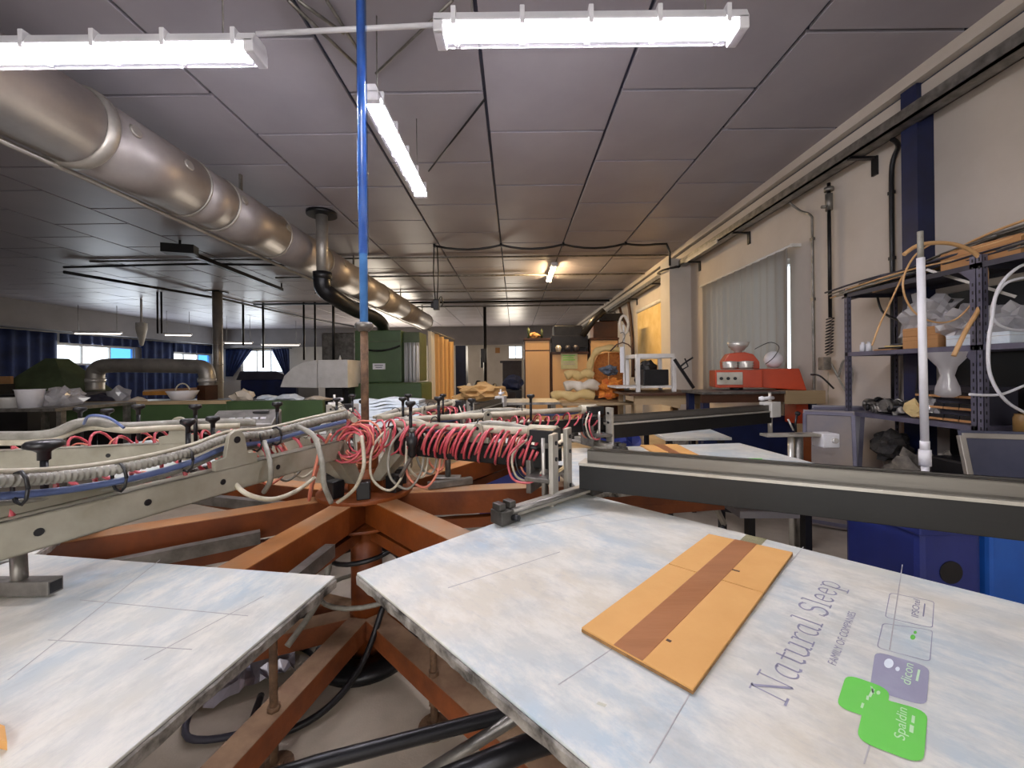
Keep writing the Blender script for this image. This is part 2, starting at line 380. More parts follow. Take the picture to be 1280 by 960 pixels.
wall_with_holes('wall_back', 'y', BY, .2, LX, RX, CZ, wb, M_wallc)
window('window_3', 'y', BY+.1, wb[0], [.36, .7]); window('window_4', 'y', BY+.1, wb[1], []); window('window_5', 'y', BY+.1, wb[2], []); window('window_6', 'y', BY+.1, wb[3], [.5])
wr = [(5.13, 7.1, 1.2, 2.8)]
wall_with_holes('wall_right', 'x', RX, .2, FY, BY, CZ, wr, M_wall)
window('window_7', 'x', RX+.1, wr[0], [.5])
struct(MB().box((LX, FY-.2, 0), (RX, FY, CZ)).build('wall_front', M_wallc))
struct(MB().box((LX, BY-.5, 2.95), (RX, BY, CZ)).box((LX, BY-.54, 2.86), (RX, BY-.5, 3.0)).build('trim_1', M_soffit), 'grey soffit beam along the back wall')
struct(MB().box((LX, FY, 3.0), (LX+.7, BY-.55, CZ)).build('trim_2', M_soffit), 'grey soffit along the left wall')
# coved edge on the right wall
struct(MB().box((3.34, FY, CZ-.10), (3.5, BY-.55, CZ)).box((3.40, FY, CZ-.26), (3.5, BY-.55, CZ-.125)).build('trim_3', M_wall), 'pale stepped edge trim under the ceiling on the right')
struct(MB().box((3.42, FY, CZ-.126), (3.5, BY-.55, CZ-.10)).build('trim_4', M_joint), 'dark joint in the right edge trim')  # dark strip between the two trim steps
struct(MB().box((3.08, 8.0, 0), (3.5, 8.5, CZ-.27)).build('wall_pilaster', M_wallc), 'square pilaster jutting from the right wall')
# ================================================================ LAMPS
def batten(x0, x1, y, z, label, along='x', tubes=2, tm=None, grp='twin tube battens in front', hang=True, w=.13):
    L = x1-x0; t = thing('fluorescent_batten', label, 'ceiling light', ((x0+x1)/2, y, z) if along == 'x' else (y, (x0+x1)/2, z), 0 if along == 'x' else math.pi/2, grp)
    b = MB().prism([(-w/2, .03), (-w*.36, .075), (w*.36, .075), (w/2, .03), (w/2, .02), (-w/2, .02)], -L/2, L/2, X=lambda a, b_, h: (h, a, b_))
    part('housing', b, M_whitep, t, .004)
    for k in range(tubes):
        yy = 0 if tubes == 1 else (-.028 if k == 0 else .028)
        part('tube', MB().cyl((-L/2+.05, yy, 0), (L/2-.05, yy, 0), .014, 12), tm or M_tube, t)
    for sx in (-1, 1): part('end_cap', MB().box((sx*(L/2-.025)-.025, -w/2, -.03), (sx*(L/2-.025)+.025, w/2, .035)), M_whitep, t, .006)
    if tm is None:
        c = MB(); A = [(-w/2, .02), (-w*.46, -.02), (-w*.3, -.04), (w*.3, -.04), (w*.46, -.02), (w/2, .02)]
        for i in range(5): c.add([(-L/2, *A[i]), (L/2, *A[i]), (L/2, *A[i+1]), (-L/2, *A[i+1])], [(0, 1, 2, 3)], 0, True)
        part('clear_cover', c, M_lens, t)
    for k in range(5):
        x = -L/2+.1+(L-.2)*k/4; part('clip', MB().box((x-.012, -w/2-.006, .0), (x+.012, w/2+.006, .088)), M_whitep, t, .003)
    if hang:
        for sx in (-.38, .38): part('hanger_wire', MB().cyl((sx*L, 0, .075), (sx*L, 0, CZ-z), .004, 6), M_steel, t)
    return t
batten(-2.92, -1.30, 2.10, 3.06, 'lit twin tube batten at the upper left, above the round duct')
batten(-.38, 1.16, 2.03, 3.09, 'lit twin tube batten at the top centre, crosswise over the press')
batten(2.62, 4.12, -.93, 3.20, 'lit batten pointing away from the viewer, right of the blue hose', along='y')
batten(9.1, 10.7, .92, CZ-.09, 'small warm orange lit batten far off on the ceiling', along='y', tm=M_tubew, hang=False, grp=None)
batten(-1.2, .4, -1.6, 3.09, 'unseen twin tube batten added behind the viewer for ambient light')  # out of view, added to raise the ambient light
batten(-4.6, -3.0, -1.2, 3.09, 'unseen twin tube batten added behind the viewer at the left for ambient light')  # also out of view, added for more ambient light from the left
part('conduit', MB().cyl((-1.30, 2.07, 3.14), (-.38, 2.05, 3.16), .012, 8), M_whitep, thing('lamp_conduit', 'thin white conduit joining the two front battens', 'conduit'))
for k, (pa, pb, Y) in enumerate([((92, 413), (152, 420), 14.0), ((205, 416), (240, 421), 15.5), ((280, 426), (316, 431), 17.0), ((326, 431), (375, 431), 18.5)]):
    a = P(*pa, Y); b = P(*pb, Y + .3); d = b-a; L = d.length
    t = thing('hanging_batten', ['far hanging strip light left of the first bright window', 'far hanging strip light over the second bright window', 'far hanging strip light right of the galvanised post', 'far hanging strip light before the curtained window'][k], 'ceiling light', (a+b)/2, math.atan2(d.y, d.x), 'far hanging strip lights')
    part('housing', MB().box((-L/2, -.06, 0), (L/2, .06, .06)), M_whitep, t); part('tube', MB().cyl((-L/2+.04, 0, -.02), (L/2-.04, 0, -.02), .018, 8), M_tubed, t)
    for s_ in (-.4, .4): part('hanger_wire', MB().cyl((s_*L, 0, .06), (s_*L, 0, CZ-(a.z+b.z)/2), .008, 5), M_steel, t)
# ================================================================ DUCT
DX, DZ, DR = -3.36, EYE+1.92, .30
t = thing('round_air_duct', 'large round galvanised air duct running away under the ceiling', 'duct', (DX, 0, DZ))
segs = [-2.9, .6, 3.12, 4.12, 4.55, 5.6, 6.9, 8.4, 10.0, 12.0, 15.2]
for i in range(len(segs)-1):
    part('duct_section', MB().tube([(0, segs[i]+.004, 0), (0, segs[i+1]-.004, 0)], DR-(.006 if i % 2 else 0), 40), M_galvd, t)
for i, y in enumerate(segs[1:-1]):
    w = .05 if i == 1 else .012
    part('joint_ring', MB().tube([(0, y-w, 0), (0, y-w*.5, 0), (0, y+w*.5, 0), (0, y+w, 0)], [DR+.002, DR+(.022 if i == 1 else .010), DR+(.022 if i == 1 else .010), DR+.002], 40), M_galv, t)
for y in (2.55, 3.30, 3.84, 4.63, 5.53, 6.4, 7.37, 8.6, 10.0):
    a = math.radians(14); n = Vector((math.cos(a), 0, math.sin(a)))
    c = n*(DR-.004) + Vector((0, y, 0))
    h = part('outlet_hole', MB().cyl(c-n*.01, c+n*.010, .042, 18), M_black, t)
    part('hole_rim', MB().tube([c+n*.002, c+n*.016], [.054, .046], 18), M_galv, h)
part('end_cap', MB().cyl((0, 15.2, 0), (0, 15.24, 0), DR+.01, 32), M_galv, t)
part('bottom_rail', MB().tube([(-.14, -2.9, -DR-.0), (-.14, 15.2, -DR-.0)], .022, 8), M_galv, t)
for y in (1.5, 5.0, 8.5, 12, 14.8): part('hanger_strap', MB().box((-.012, y-.02, DR-.01), (.012, y+.02, CZ-DZ)).box((-DR-.01, y-.015, -.004), (-DR+.0, y+.015, .004)), M_steel, t)
# exhaust riser beside the duct
t = thing('exhaust_pipe', 'galvanised riser turning into a black flue that drops to the green oven', 'pipe', (-2.93, 6.2, 0))
o = Vector((-2.93, 6.2, 0))
part('ceiling_flange', MB().cyl((0, 0, CZ-.05), (0, 0, CZ), .22, 20), M_blackm, t)
part('riser', MB().cyl((0, 0, 2.88), (0, 0, CZ-.05), .085, 20), M_galv, t)
part('flue', MB().tube(smooth([(0,0,2.92), (0,.02,2.72), P(418, 372, 6.4)-o, P(445, 388, 7.2)-o, P(468, 397, 7.9)-o, P(478, 406, 8.3)-o, P(479, 416, 8.8)-o], 6), .125, 18), M_blackm, t)
part('collar', MB().cyl((0, 0, 2.84), (0, 0, 2.95), .135, 20), M_black, t)
# ================================================================ CEILING SERVICES
def cpipe(pts, r, label, m=M_blackm, name='ceiling_conduit', cat='conduit', sub=0):
    return one(name, MB().tube(smooth(pts, sub) if sub else pts, r, 8), m, label, cat)
cpipe([(-9, 8.6, CZ-.03), (3.3, 8.6, CZ-.03)], .02, 'thin dark conduit crossing the whole ceiling just past the swagged cable', M_steel)
cpipe([(-6, 10.2, CZ-.04), (3.3, 10.2, CZ-.04)], .022, 'second thin conduit crossing the ceiling beside the warm lamp', M_steel)
cpipe([(-6, 12.2, CZ-.04), (3.3, 12.2, CZ-.04)], .02, 'thin conduit crossing the ceiling beyond the warm lamp', M_steel)
cpipe([(-6, 14.9, CZ-.05), (3.3, 14.9, CZ-.05)], .03, 'last thin conduit crossing the ceiling before the back beam', M_steel)
cpipe([(-9, 14.0, CZ-.05), (3.3, 14.0, CZ-.05)], .04, 'dark cross pipe far back under the ceiling')
cpipe([P(80, 334, 8.8), P(240, 330, 8.8)+Vector((0,0,0)), P(430, 332, 8.8)], .025, 'dark conduit crosswise on the ceiling left of the duct')
cpipe([(P(80,334,8.8).x, 8.8, CZ-.2), (-9.3, 13, CZ-.05), (-9.0, 18, CZ-.05), (-8.0, 21.9, CZ-.05)], .035, 'dark pipe running back on the left ceiling to the post')
# swagged cable with a hanging plug
cab = [(-1.55, 7.7, CZ-.02)]
for i in range(5):
    x0 = -1.55+i*.0
pts = []
xs = [-1.52, -.24, .96, 2.16, 2.85]
for i in range(4):
    for k in range(6):
        s_ = k/6; x = xs[i]+(xs[i+1]-xs[i])*s_; pts.append((x, 7.8, CZ-.03-.32*s_*(1-s_)*(1 if i < 3 else .4)))
pts += [(2.95, 7.8, CZ-.04), (3.02, 7.82, CZ-.2), (3.03, 7.85, CZ-.45)]
t = thing('swagged_cable', 'black cable looped across the ceiling in four swags', 'cable')
part('cable', MB().tube(pts, .022, 8), M_black, t)
for x in xs[:4]: part('cable_hook', MB().box((x-.02, 7.77, CZ-.06), (x+.02, 7.83, CZ)), M_blackm, t)
t = thing('hanging_socket', 'black socket block hanging on twin cables from the ceiling', 'socket', (-1.50, 7.8, 0))
for dx in (-.03, .03): part('drop_cable', MB().tube([(dx, 0, CZ-.03), (dx*1.6, .01, 3.3), (dx*.6, 0, 2.78)], .012, 6), M_black, t)
part('socket_block', MB().box((-.05, -.05, 2.60), (.06, .05, 2.80)).box((-.10, -.03, 2.64), (-.05, .03, 2.74)), M_black, t, .01)
part('cable_loop', hose([(.05, 0, 2.80), (.10, 0, 2.86), (.13, 0, 2.74), (.09, 0, 2.66)], .010), M_black, t)
# diagonal cables near the front battens
for k, (a, b) in enumerate([((360, 0), (452, 88)), ((372, 0), (430, 42)), ((408, 0), (446, 60))]):
    cpipe([PZ(*a, CZ-.04), PZ(*b, CZ-.04)], .012, ['dark diagonal cable on the ceiling left of the blue hose', 'pale diagonal cable close beside the dark one', 'short diagonal cable nearest the blue hose'][k], M_steel, 'ceiling_cable', 'cable')
cpipe([PZ(606, 124, CZ-.03), PZ(536, 214, CZ-.03)], .010, 'dark diagonal cable on the ceiling right of the slanted batten', M_blackm, 'ceiling_cable', 'cable')
cpipe([PZ(470, 92, CZ-.03), PZ(566, 0, CZ-.03)], .010, 'thin diagonal cable above the slanted batten', M_steel, 'ceiling_cable', 'cable')
for k, (a, b) in enumerate([((330, 43.5), (0, 30)), ]): pass
# dark track on left ceiling
t = thing('ceiling_track', 'dark metal track with a motor box on the left ceiling beyond the duct', 'track')
a = PZ(225, 312, 3.70); b = PZ(352, 362, 3.70)
part('track_rail', MB().bar(a, b, .10, .08), M_blackm, t); part('motor_box', MB().cbox(a, (.5, .22, .16), rz=.3), M_black, t)
for p_ in (a, b): part('rail_stand', MB().cyl(p_, (p_.x, p_.y, CZ), .02, 8), M_blackm, t)
# ================================================================ RIGHT WALL SERVICES
t = thing('cable_tray', 'long grey cable tray on brackets along the right wall', 'cable tray')
for ya, yb in ((-2.9, 7.95), (8.55, 21.5)): part('tray', MB().box((3.24, ya, 3.43), (3.38, yb, 3.45)).box((3.24, ya, 3.43), (3.255, yb, 3.54)).box((3.365, ya, 3.43), (3.38, yb, 3.54)), M_steel, t)
for y in (.6, 2.1, 3.9, 6.0, 7.6, 9.5, 11.5, 14, 17, 20): part('bracket', MB().box((3.24, y-.02, 3.405), (3.5, y+.02, 3.43)).box((3.48, y-.03, 3.25), (3.5, y+.03, 3.43)), M_blackm, t)
for xx in (3.28, 3.32, 3.345): part('tray_cable', MB().tube(smooth([(xx, -2.9, 3.472), (xx, 7.7, 3.472), (xx-.1, 7.9, 3.42), (2.99+(xx-3.3)*.5, 8.1, 3.40), (2.99+(xx-3.3)*.5, 8.4, 3.40), (xx-.1, 8.65, 3.44), (xx, 8.9, 3.472), (xx, 21, 3.472)], 4), .016, 6), M_black, t)
part('cover_plate', MB().box((3.22, 6.4, 3.40), (3.235, 7.6, 3.46)), M_silver, t, label='shiny end of the tray lid')
one('blue_column', MB().box((3.36, 3.36, 0), (3.5, 3.50, CZ-.11)), M_bluepaint, 'dark blue steel column against the right wall behind the rack', 'column')
def wallpipe(pts, r, label, m=M_blackm, clips=()):
    t = thing('wall_conduit', label, 'conduit'); part('pipe', MB().tube(smooth(pts, 5), r, 8), m, t)
    for z in clips: part('clip', MB().cbox((pts[-1][0], pts[-1][1], z), (.03, .05, .03)), m, t)
wallpipe([(3.36, 3.58, 3.42), (3.45, 3.62, 3.38), (3.47, 3.70, 3.25), (3.47, 3.71, 2.9), (3.47, 3.71, 2.2), (3.47, 3.71, 1.1)], .020, 'dark bent conduit dropping from the tray just left of the blue column', M_blackm, (3.0, 2.4))
wallpipe([(3.38, 4.95, 3.43), (3.46, 4.88, 3.30), (3.47, 4.72, 3.18), (3.47, 4.70, 3.0), (3.47, 4.70, 2.0), (3.47, 4.70, 1.0)], .013, 'thin conduit with an S bend beside the curtain edge', M_steel, (2.9, 2.2))
t = thing('air_drop_line', 'air line with brass regulator dropping down the right wall', 'pipe', (3.45, 4.42, 0))
part('pipe', MB().cyl((0, 0, 1.95), (0, 0, 3.42), .018, 8), M_blackm, t)
part('regulator', MB().cyl((0, 0, 3.12), (0, 0, 3.30), .035, 12).cyl((0, 0, 3.16), (-.08, 0, 3.16), .018, 8).cyl((0, 0, 3.33), (0, 0, 3.37), .045, 12), M_steel, t)
part('coiled_lead', coil((0, 0, 1.95), (-.02, 0, 1.55), .035, .006, 12, per=10), M_black, t); part('valve', MB().box((-.10, -.04, 1.38), (-.02, .06, 1.52)), M_trash, t, .01)
part('lower_coil', coil((-.03, 0, 1.36), (-.03, 0, .98), .03, .005, 14, per=10), M_palehose, t)
part('hose_loop', hose([(-.02, 0, 1.5), (.0, -.10, 1.3), (.0, -.22, 1.15), (.0, -.28, 1.35), (.0, -.18, 1.48), (.0, -.10, 1.3)], .012), M_greyhose, t)
# curtain over the right window
t = thing('grey_curtain', 'plain grey-white curtain drawn over the right hand window', 'curtain')
part('cloth', fold_sheet((3.38, 4.98, 0), (3.38, 6.0, 0), .95, 2.88, 6, .022, seed=1), M_sheer, t)
part('cloth', fold_sheet((3.38, 6.02, 0), (3.38, 7.25, 0), .95, 2.88, 7, .022, seed=3), M_sheer, t)
part('curtain_rod', MB().cyl((3.38, 4.9, 2.90), (3.38, 7.35, 2.90), .014, 8), M_white, t)
for y in (4.93, 7.32): part('rod_bracket', MB().box((3.37, y-.01, 2.88), (3.5, y+.01, 2.92)), M_white, t)
# warm blind beyond the pilaster + brown pipes
t = thing('roller_blind', 'pale roller blind beyond the pilaster, lit warm orange', 'blind', (3.44, 0, 0))
part('blind_sheet', MB().box((0, 9.1, 1.3), (.02, 11.3, 3.0)), M_cream, t); part('blind_roll', MB().cyl((0, 9.1, 3.03), (0, 11.3, 3.03), .05, 12), M_white, t)
wallpipe([(3.36, 11.9, 3.4), (3.42, 11.9, 2.9), (3.44, 11.8, 2.0), (3.44, 11.8, 1.2)], .05, 'brown vertical pipe left of the warm blind', M_woodd)
wallpipe([(3.36, 12.9, 3.4), (3.42, 12.7, 3.0), (3.44, 12.0, 2.55), (3.44, 11.95, 2.4)], .045, 'brown slanting pipe joining the vertical one', M_woodd)
# ================================================================ PRESS
C0 = Vector((-.757, 2.04, 0))
PA = [-98.9, -45.5, 5.8, 57, 109, 160, 211]
HZ = .90
t = thing('carousel_stand', 'rusty brown star-shaped base frame of the printing carousel', 'machine stand', C0)
part('column', MB().cyl((0,0,0), (0,0,.655), .075, 24), M_orange, t)
part('floor_ring', MB().lathe([(.12, .0), (.24, .0), (.25, .03), (.24, .05), (.13, .05), (.12, .0)], n=32), M_blackm, t)
for a in (-101, -44, 6, 58, 110, 160, 204):
    d = Vector((math.cos(math.radians(a)), math.sin(math.radians(a)), 0)); s = Vector((-d.y, d.x, 0))
    q = part('base_leg', MB().bar(d*.07+Vector((0,0,.165)), d*2.0+Vector((0,0,.165)), .10, .09).bar(d*.08+Vector((0,0,.2115)), d*2.0+Vector((0,0,.2115)), .098, .003, 1), [M_rust, M_rusttop], t, .003)
    r_ = .618
    off = .0
    p = d*r_ - s*(.028 if a == -44 else -.01)
    part('levelling_foot', MB().cyl(p+Vector((0,0,0)), p+Vector((0,0,.014)), .062, 20).cyl(p+Vector((0,0,.014)), p+Vector((0,0,.03)), .03, 14).cyl(p+Vector((0,0,.018)), p+Vector((0,0,.42 if a != -101 else .52)), .014, 10).cyl(p+Vector((0,0,.10)), p+Vector((0,0,.12)), .022, 6).cyl(p+Vector((0,0,.21)), p+Vector((0,0,.23)), .022, 6), M_rustrod, q)
    part('levelling_foot', MB().cyl(d*1.9, d*1.9+Vector((0,0,.12)), .05, 18), M_rustrod, q)
part('hose_ring', MB().tube([(.16*math.cos(k*.3), .16*math.sin(k*.3), .42+.006*k) for k in range(22)], .012, 6), M_black, t)
part('hose_ring', MB().tube([(.22*math.cos(k*.3+1), .19*math.sin(k*.3+1), .30+.002*k) for k in range(24)], .011, 6), M_greyhose, t)
t = thing('platen_carousel', 'dusty orange rotating spider whose arms carry the platens', 'carousel', C0)
part('hub', MB().cyl((0,0,.66), (0,0,.93), .085, 24).cyl((0,0,.80), (0,0,.82), .23, 28).cyl((0,0,.66), (0,0,.675), .20, 28), M_orange, t, .003)
for a in PA:
    d = Vector((math.cos(math.radians(a)), math.sin(math.radians(a)), 0)); s = Vector((-d.y, d.x, 0)); z = Vector((0,0,1))
    mb = MB().bar(d*.10+z*.742, d*2.02+z*.742, .10, .115); mb.bar(d*.12+z*.8015, d*2.02+z*.8015, .10, .004, 1)
    q = part('carousel_arm', mb, [M_orange, M_orangetop], t, .003)
    part('lower_brace', MB().bar(d*.10+z*.62, d*1.9+z*.66, .05, .05), M_orange, q)
    part('side_tube', MB().bar(d*.45+s*.10+z*.71, d*1.3+s*.16+z*.71, .04, .05), M_steel, q)
    part('platen_bracket', MB().cbox(d*1.25+z*.84, (.20, .34, .07), rz=math.radians(a)).cbox(d*1.9+z*.84, (.14, .34, .07), rz=math.radians(a)), M_blackm, q)
    b = math.radians(a+26); e = Vector((math.cos(b), math.sin(b), 0))
    part('mounting_block', MB().cbox(e*.17+z*.86, (.06, .06, .08), rz=b), M_black, t, .004)
RI, RO, HW = .98, 2.33, .465
platens = []
plab = ['large hazy white platen at the lower left of the picture', 'large hazy platen at the lower right with printed lettering and taped cardboard', 'platen under the dark beam on the right, with a second cardboard strip', 'far platen under the second print head, right of the paper stack', 'far platen behind the centre carrying the white paper stack', 'platen behind the farther grey arm on the left', 'platen under the nearer grey arm at the left']
for k, a in enumerate(PA):
    ra = math.radians(a)
    t = thing('printing_platen', plab[k], 'platen', (C0.x, C0.y, HZ), ra, 'platens round the carousel'); platens.append(t)
    part('top_sheet', MB().box((RI, -HW, -.006), (RO, HW, 0)), M_platen, t, .0015)
    e = MB(); pr = random.Random(k)
    n = 60
    for (p, q) in (((RI, -HW), (RO, -HW)), ((RO, -HW), (RO, HW)), ((RO, HW), (RI, HW)), ((RI, HW), (RI, -HW))):   # ragged grimy edge
        p = Vector((*p, 0)); q = Vector((*q, 0)); d = (q-p)/n; nn = Vector((d.y, -d.x, 0)).normalized()
        vs = []
        for i in range(n+1):
            w = .0015+.003*pr.random(); b = -.026-.004*pr.random()
            vs += [p+d*i+nn*0+Vector((0,0,-.0062)), p+d*i+nn*w+Vector((0,0,-.010)), p+d*i+nn*w*.6+Vector((0,0,b)), p+d*i-nn*.02+Vector((0,0,b))]
        e.add(vs, [(i*4+j, i*4+j+1, i*4+4+j+1, i*4+4+j) for i in range(n) for j in range(3)] + [(i*4+3, i*4, i*4+4, i*4+7) for i in range(n)])
    part('edge_frame', e, M_edge, t)
    part('under_board', MB().box((RI+.02, -HW+.02, -.024), (RO-.02, HW-.02, -.006)), M_steel, t)
# pencil guide lines on the two near platens
def toLocal(k, p):
    ra = math.radians(PA[k]); v = Vector((p.x-C0.x, p.y-C0.y, 0)); return Vector((v.x*math.cos(ra)+v.y*math.sin(ra), -v.x*math.sin(ra)+v.y*math.cos(ra), 0))
def line_on(k, a, b, w=.0012, m=M_mark):
    A = toLocal(k, PZ(*a, HZ)); B = toLocal(k, PZ(*b, HZ)); z = Vector((0,0,.0004))
    part('guide_line', MB().bar(A+z, B+z, w, .0006), m, platens[k])
for a, b in [((812, 954), (862, 868)), ((972, 722), (1004, 684)), ((1080, 955), (1095, 905)), ((1112, 812), (1128, 706)), ((698, 856), (770, 808)), ((560, 735), (700, 690)), ((640, 660), (760, 640))]: line_on(1, a, b, .0016)
for a, b in [((100, 750), (310, 770)), ((180, 825), (330, 745)), ((60, 800), (240, 812)), ((10, 850), (200, 700))]: line_on(0, a, b)
# platen print: serif lettering drawn with strokes
B0 = PZ(982, 881, HZ); B1 = PZ(1052, 729, HZ); T0 = PZ(936, 862, HZ)
ex = (B1-B0); LEN = ex.length; ex.normalize(); ey = Vector((-ex.y, ex.x, 0)); 
if (T0-B0).dot(ey) < 0: ey = -ey
CAP = (T0-B0).dot(ey)
zt = Vector((0,0,.0007))
ra1 = math.radians(PA[1])
PR = Matrix.Rotation(-ra1, 4, 'Z') @ Matrix.Translation((-C0.x, -C0.y, -HZ))        # world -> platen 1 local
def arc(cx, cy, rx, ry, a0, a1, n=12): return [(cx+rx*math.cos(math.radians(a0+(a1-a0)*i/n)), cy+ry*math.sin(math.radians(a0+(a1-a0)*i/n))) for i in range(n+1)]
hv, lt = .072, .042
def gN(): return [([(.06,0),(.06,1)],lt),([(.06,1),(.46,0)],hv*1.25),([(.46,0),(.46,1)],lt),([(-.04,1),(.12,1)],lt),([(.36,1),(.56,1)],lt),([(-.04,0),(.16,0)],lt*1.4)], .60
def ga(): return [([(.30,.66),(.30,.06),(.36,0),(.42,.02)],hv),(arc(.18,.33,.14,.33,60,300,16),lt*1.2),([(.30,.66),(.18,.68)],lt)], .44
def gt(): return [([(.12,.86),(.12,.08),(.18,0),(.26,.04)],hv),([(.0,.64),(.26,.64)],lt)], .28
def gu(): return [([(-.02,.66),(.06,.66),(.06,.10),(.14,0),(.24,.02),(.34,.14)],hv*.9),([(.26,.66),(.34,.66),(.34,.0),(.42,.0)],hv)], .46
def gr(): return [([(0,.66),(.08,.66),(.08,0)],hv),([(-.02,0),(.18,0)],lt),([(.08,.45),(.16,.62),(.26,.66),(.30,.58)],lt*1.2)], .30
def gl(): return [([(0,1.04),(.08,1.04),(.08,0)],hv),([(0,0),(.17,0)],lt)], .20
def gS(): return [([(.34,.98),(.33,.80)],lt),(arc(.20,.76,.15,.24,40,250,12)+arc(.19,.27,.17,.27,70,-140,14),hv),([(.03,.24),(.03,.04)],lt)], .44
def ge(): return [([(.05,.36),(.31,.36)],lt)+(), (arc(.18,.34,.13,.33,5,320,18),hv*.85)], .37
def gp(): return [([(0,.66),(.08,.66),(.08,-.34)],hv),([(-.02,-.34),(.20,-.34)],lt),(arc(.20,.33,.15,.33,140,-140,16),lt*1.3)], .42
word = [gN, ga, gt, gu, gr, ga, gl, None, gS, gl, ge, ge, gp]
mb = MB(); xcur = 0; tot = sum((g()[1] if g else .24)+.03 for g in word); SX = LEN/tot
for g in word:
    if g is None: xcur += .24; continue
    st, adv = g()
    for s_ in st:
        ptsl, w = s_[0], s_[1]
        Q = [B0+ex*((xcur+x)*SX)+ey*(y*CAP)+zt for x, y in ptsl]; n = len(Q); vs = []
        for i in range(n):
            d = (Q[min(i+1,n-1)]-Q[max(i-1,0)]).normalized(); s2 = Vector((-d.y, d.x, 0))*w*CAP*.62
            vs += [PR@(Q[i]+s2), PR@(Q[i]-s2)]
        mb.add(vs, [(2*i, 2*i+1, 2*i+3, 2*i+2) for i in range(n-1)])
    xcur += adv+.03
part('printed_title', mb, M_prn, platens[1], label='large grey serif lettering Natural Sleep')
def textmat(p, xdir, ydir, flip=1):
    m = Matrix((( xdir.x, ydir.x, 0, p.x), (xdir.y, ydir.y, 0, p.y), (0, 0, 1, p.z), (0, 0, 0, 1))); return PR @ m
def fit_text(txt, pa, pb, ph, m, name, dz=.0009):      # baseline from pixel pa to pb, height towards ph
    a = PZ(*pa, HZ); b = PZ(*pb, HZ); h = PZ(*ph, HZ); x = (b-a); L = x.length; x.normalize(); y = Vector((-x.y, x.x, 0))
    H = (h-a).dot(y)
    o = lett(txt, 1.0, Matrix.Identity(4), m, name, platens[1], .0)
    xs = [v.co.x for v in o.data.vertices]; ys = [v.co.y for v in o.data.vertices]; w = max(xs)-min(xs); hh = max(ys)-min(0, min(ys)*0)
    for v in o.data.vertices: v.co = Vector(((v.co.x-min(xs))*L/w, v.co.y*H/hh, v.co.z))
    o.matrix_local = textmat(a+Vector((0,0,dz)), x, y)
fit_text('FAMILY OF COMPANIES', (1045, 833), (1070, 767), (1034, 829), M_prn, 'printed_subtitle')
def rrect(cs, r, m, name, dz, label=None, ring=0):      # rounded quad from 4 pixel corners
    Q = [PZ(*c, HZ) for c in cs]; out = []
    for i in range(4):
        a, b, c = Q[i-1], Q[i], Q[(i+1) % 4]; u = (a-b).normalized(); v = (c-b).normalized()
        for k in range(6): t_ = k/5; p = b+u*r*(1-t_)**2+v*r*t_**2; out.append(PR@(p+Vector((0,0,dz))))
    mb = MB()
    if ring:
        c = sum(out, Vector())/len(out); inn = [p+(c-p).normalized()*ring for p in out]; n = len(out)
        mb.add(out+inn, [(i, (i+1)%n, n+(i+1)%n, n+i) for i in range(n)])
    else: mb.add(out, [list(range(len(out)))])
    part(name, mb, m, platens[1], label=label)
rrect([(1094, 814), (1162, 834), (1158, 884), (1087, 862)], .018, M_prn, 'printed_square', .0006, 'grey violet printed square with dicon')
rrect([(1058, 843), (1112, 862), (1108, 905), (1045, 884)], .018, M_prg, 'printed_square', .0010, 'smaller green printed square')
rrect([(1083, 869), (1160, 890), (1154, 958), (1070, 926)], .020, M_prg, 'printed_square', .0012, 'larger green printed square with Spaldin')
rrect([(1112, 741), (1168, 752), (1166, 786), (1106, 772)], .010, M_prn, 'printed_outline', .0006, 'thin outlined box around IPSOtel', ring=.0022)
rrect([(1103, 779), (1166, 788), (1163, 828), (1096, 810)], .010, M_prn, 'printed_outline', .0006, 'thin outlined box with green mark', ring=.0018)
fit_text('dicon', (1138, 858), (1142, 832), (1125, 854), M_prw, 'printed_word', .0011)
fit_text('Spaldin', (1131, 928), (1134, 888), (1117, 924), M_prw, 'printed_word', .0016)
fit_text('IPSOtel', (1148, 773), (1150, 751), (1139, 770), M_prn, 'printed_word')
def dash(a, b, w, m, dz):
    p = PZ(*a, HZ); q = PZ(*b, HZ); part('printed_dash', MB().hexa([PR@v for v in (lambda d, n: [p-n, q-n, q+n, p+n, p-n+Vector((0,0,1e-4)), q-n+Vector((0,0,1e-4)), q+n+Vector((0,0,1e-4)), p+n+Vector((0,0,1e-4))])(None, Vector((-(q-p).y, (q-p).x, 0)).normalized()*w)]), m, platens[1]).location.z += dz
for a, b, w, dz in [((1146, 852), (1149, 838), .0014, .0011), ((1139, 917), (1140, 908), .0020, .0016), ((1141, 905), (1142, 896), .0016, .0016), ((1154, 771), (1156, 755), .001, .0008),
    ((1077, 886), (1079, 880), .0014, .0014), ((1084, 876), (1085, 871), .0014, .0014), ((1087, 872), (1092, 862), .0016, .0014), ((1092, 868), (1089, 859), .0012, .0014)]: dash(a, b, w, M_prw if dz > .001 else M_prn, dz)
def dot(c, r, m, dz):
    part('printed_dot', MB().add([PR@(PZ(c[0]+r*math.cos(i*.4488), c[1]+r*math.sin(i*.4488), HZ)+Vector((0, 0, dz))) for i in range(14)], [list(range(14))]), m, platens[1])
dot((1111, 830), 6, M_paper, .0011); dot((1122, 837), 2.8, M_paper, .0011); dot((1098, 867), 2.5, M_prw, .0014); dot((1141, 797), 3.2, M_prg, .0008); dot((1144, 791), 2, M_prg, .0008)
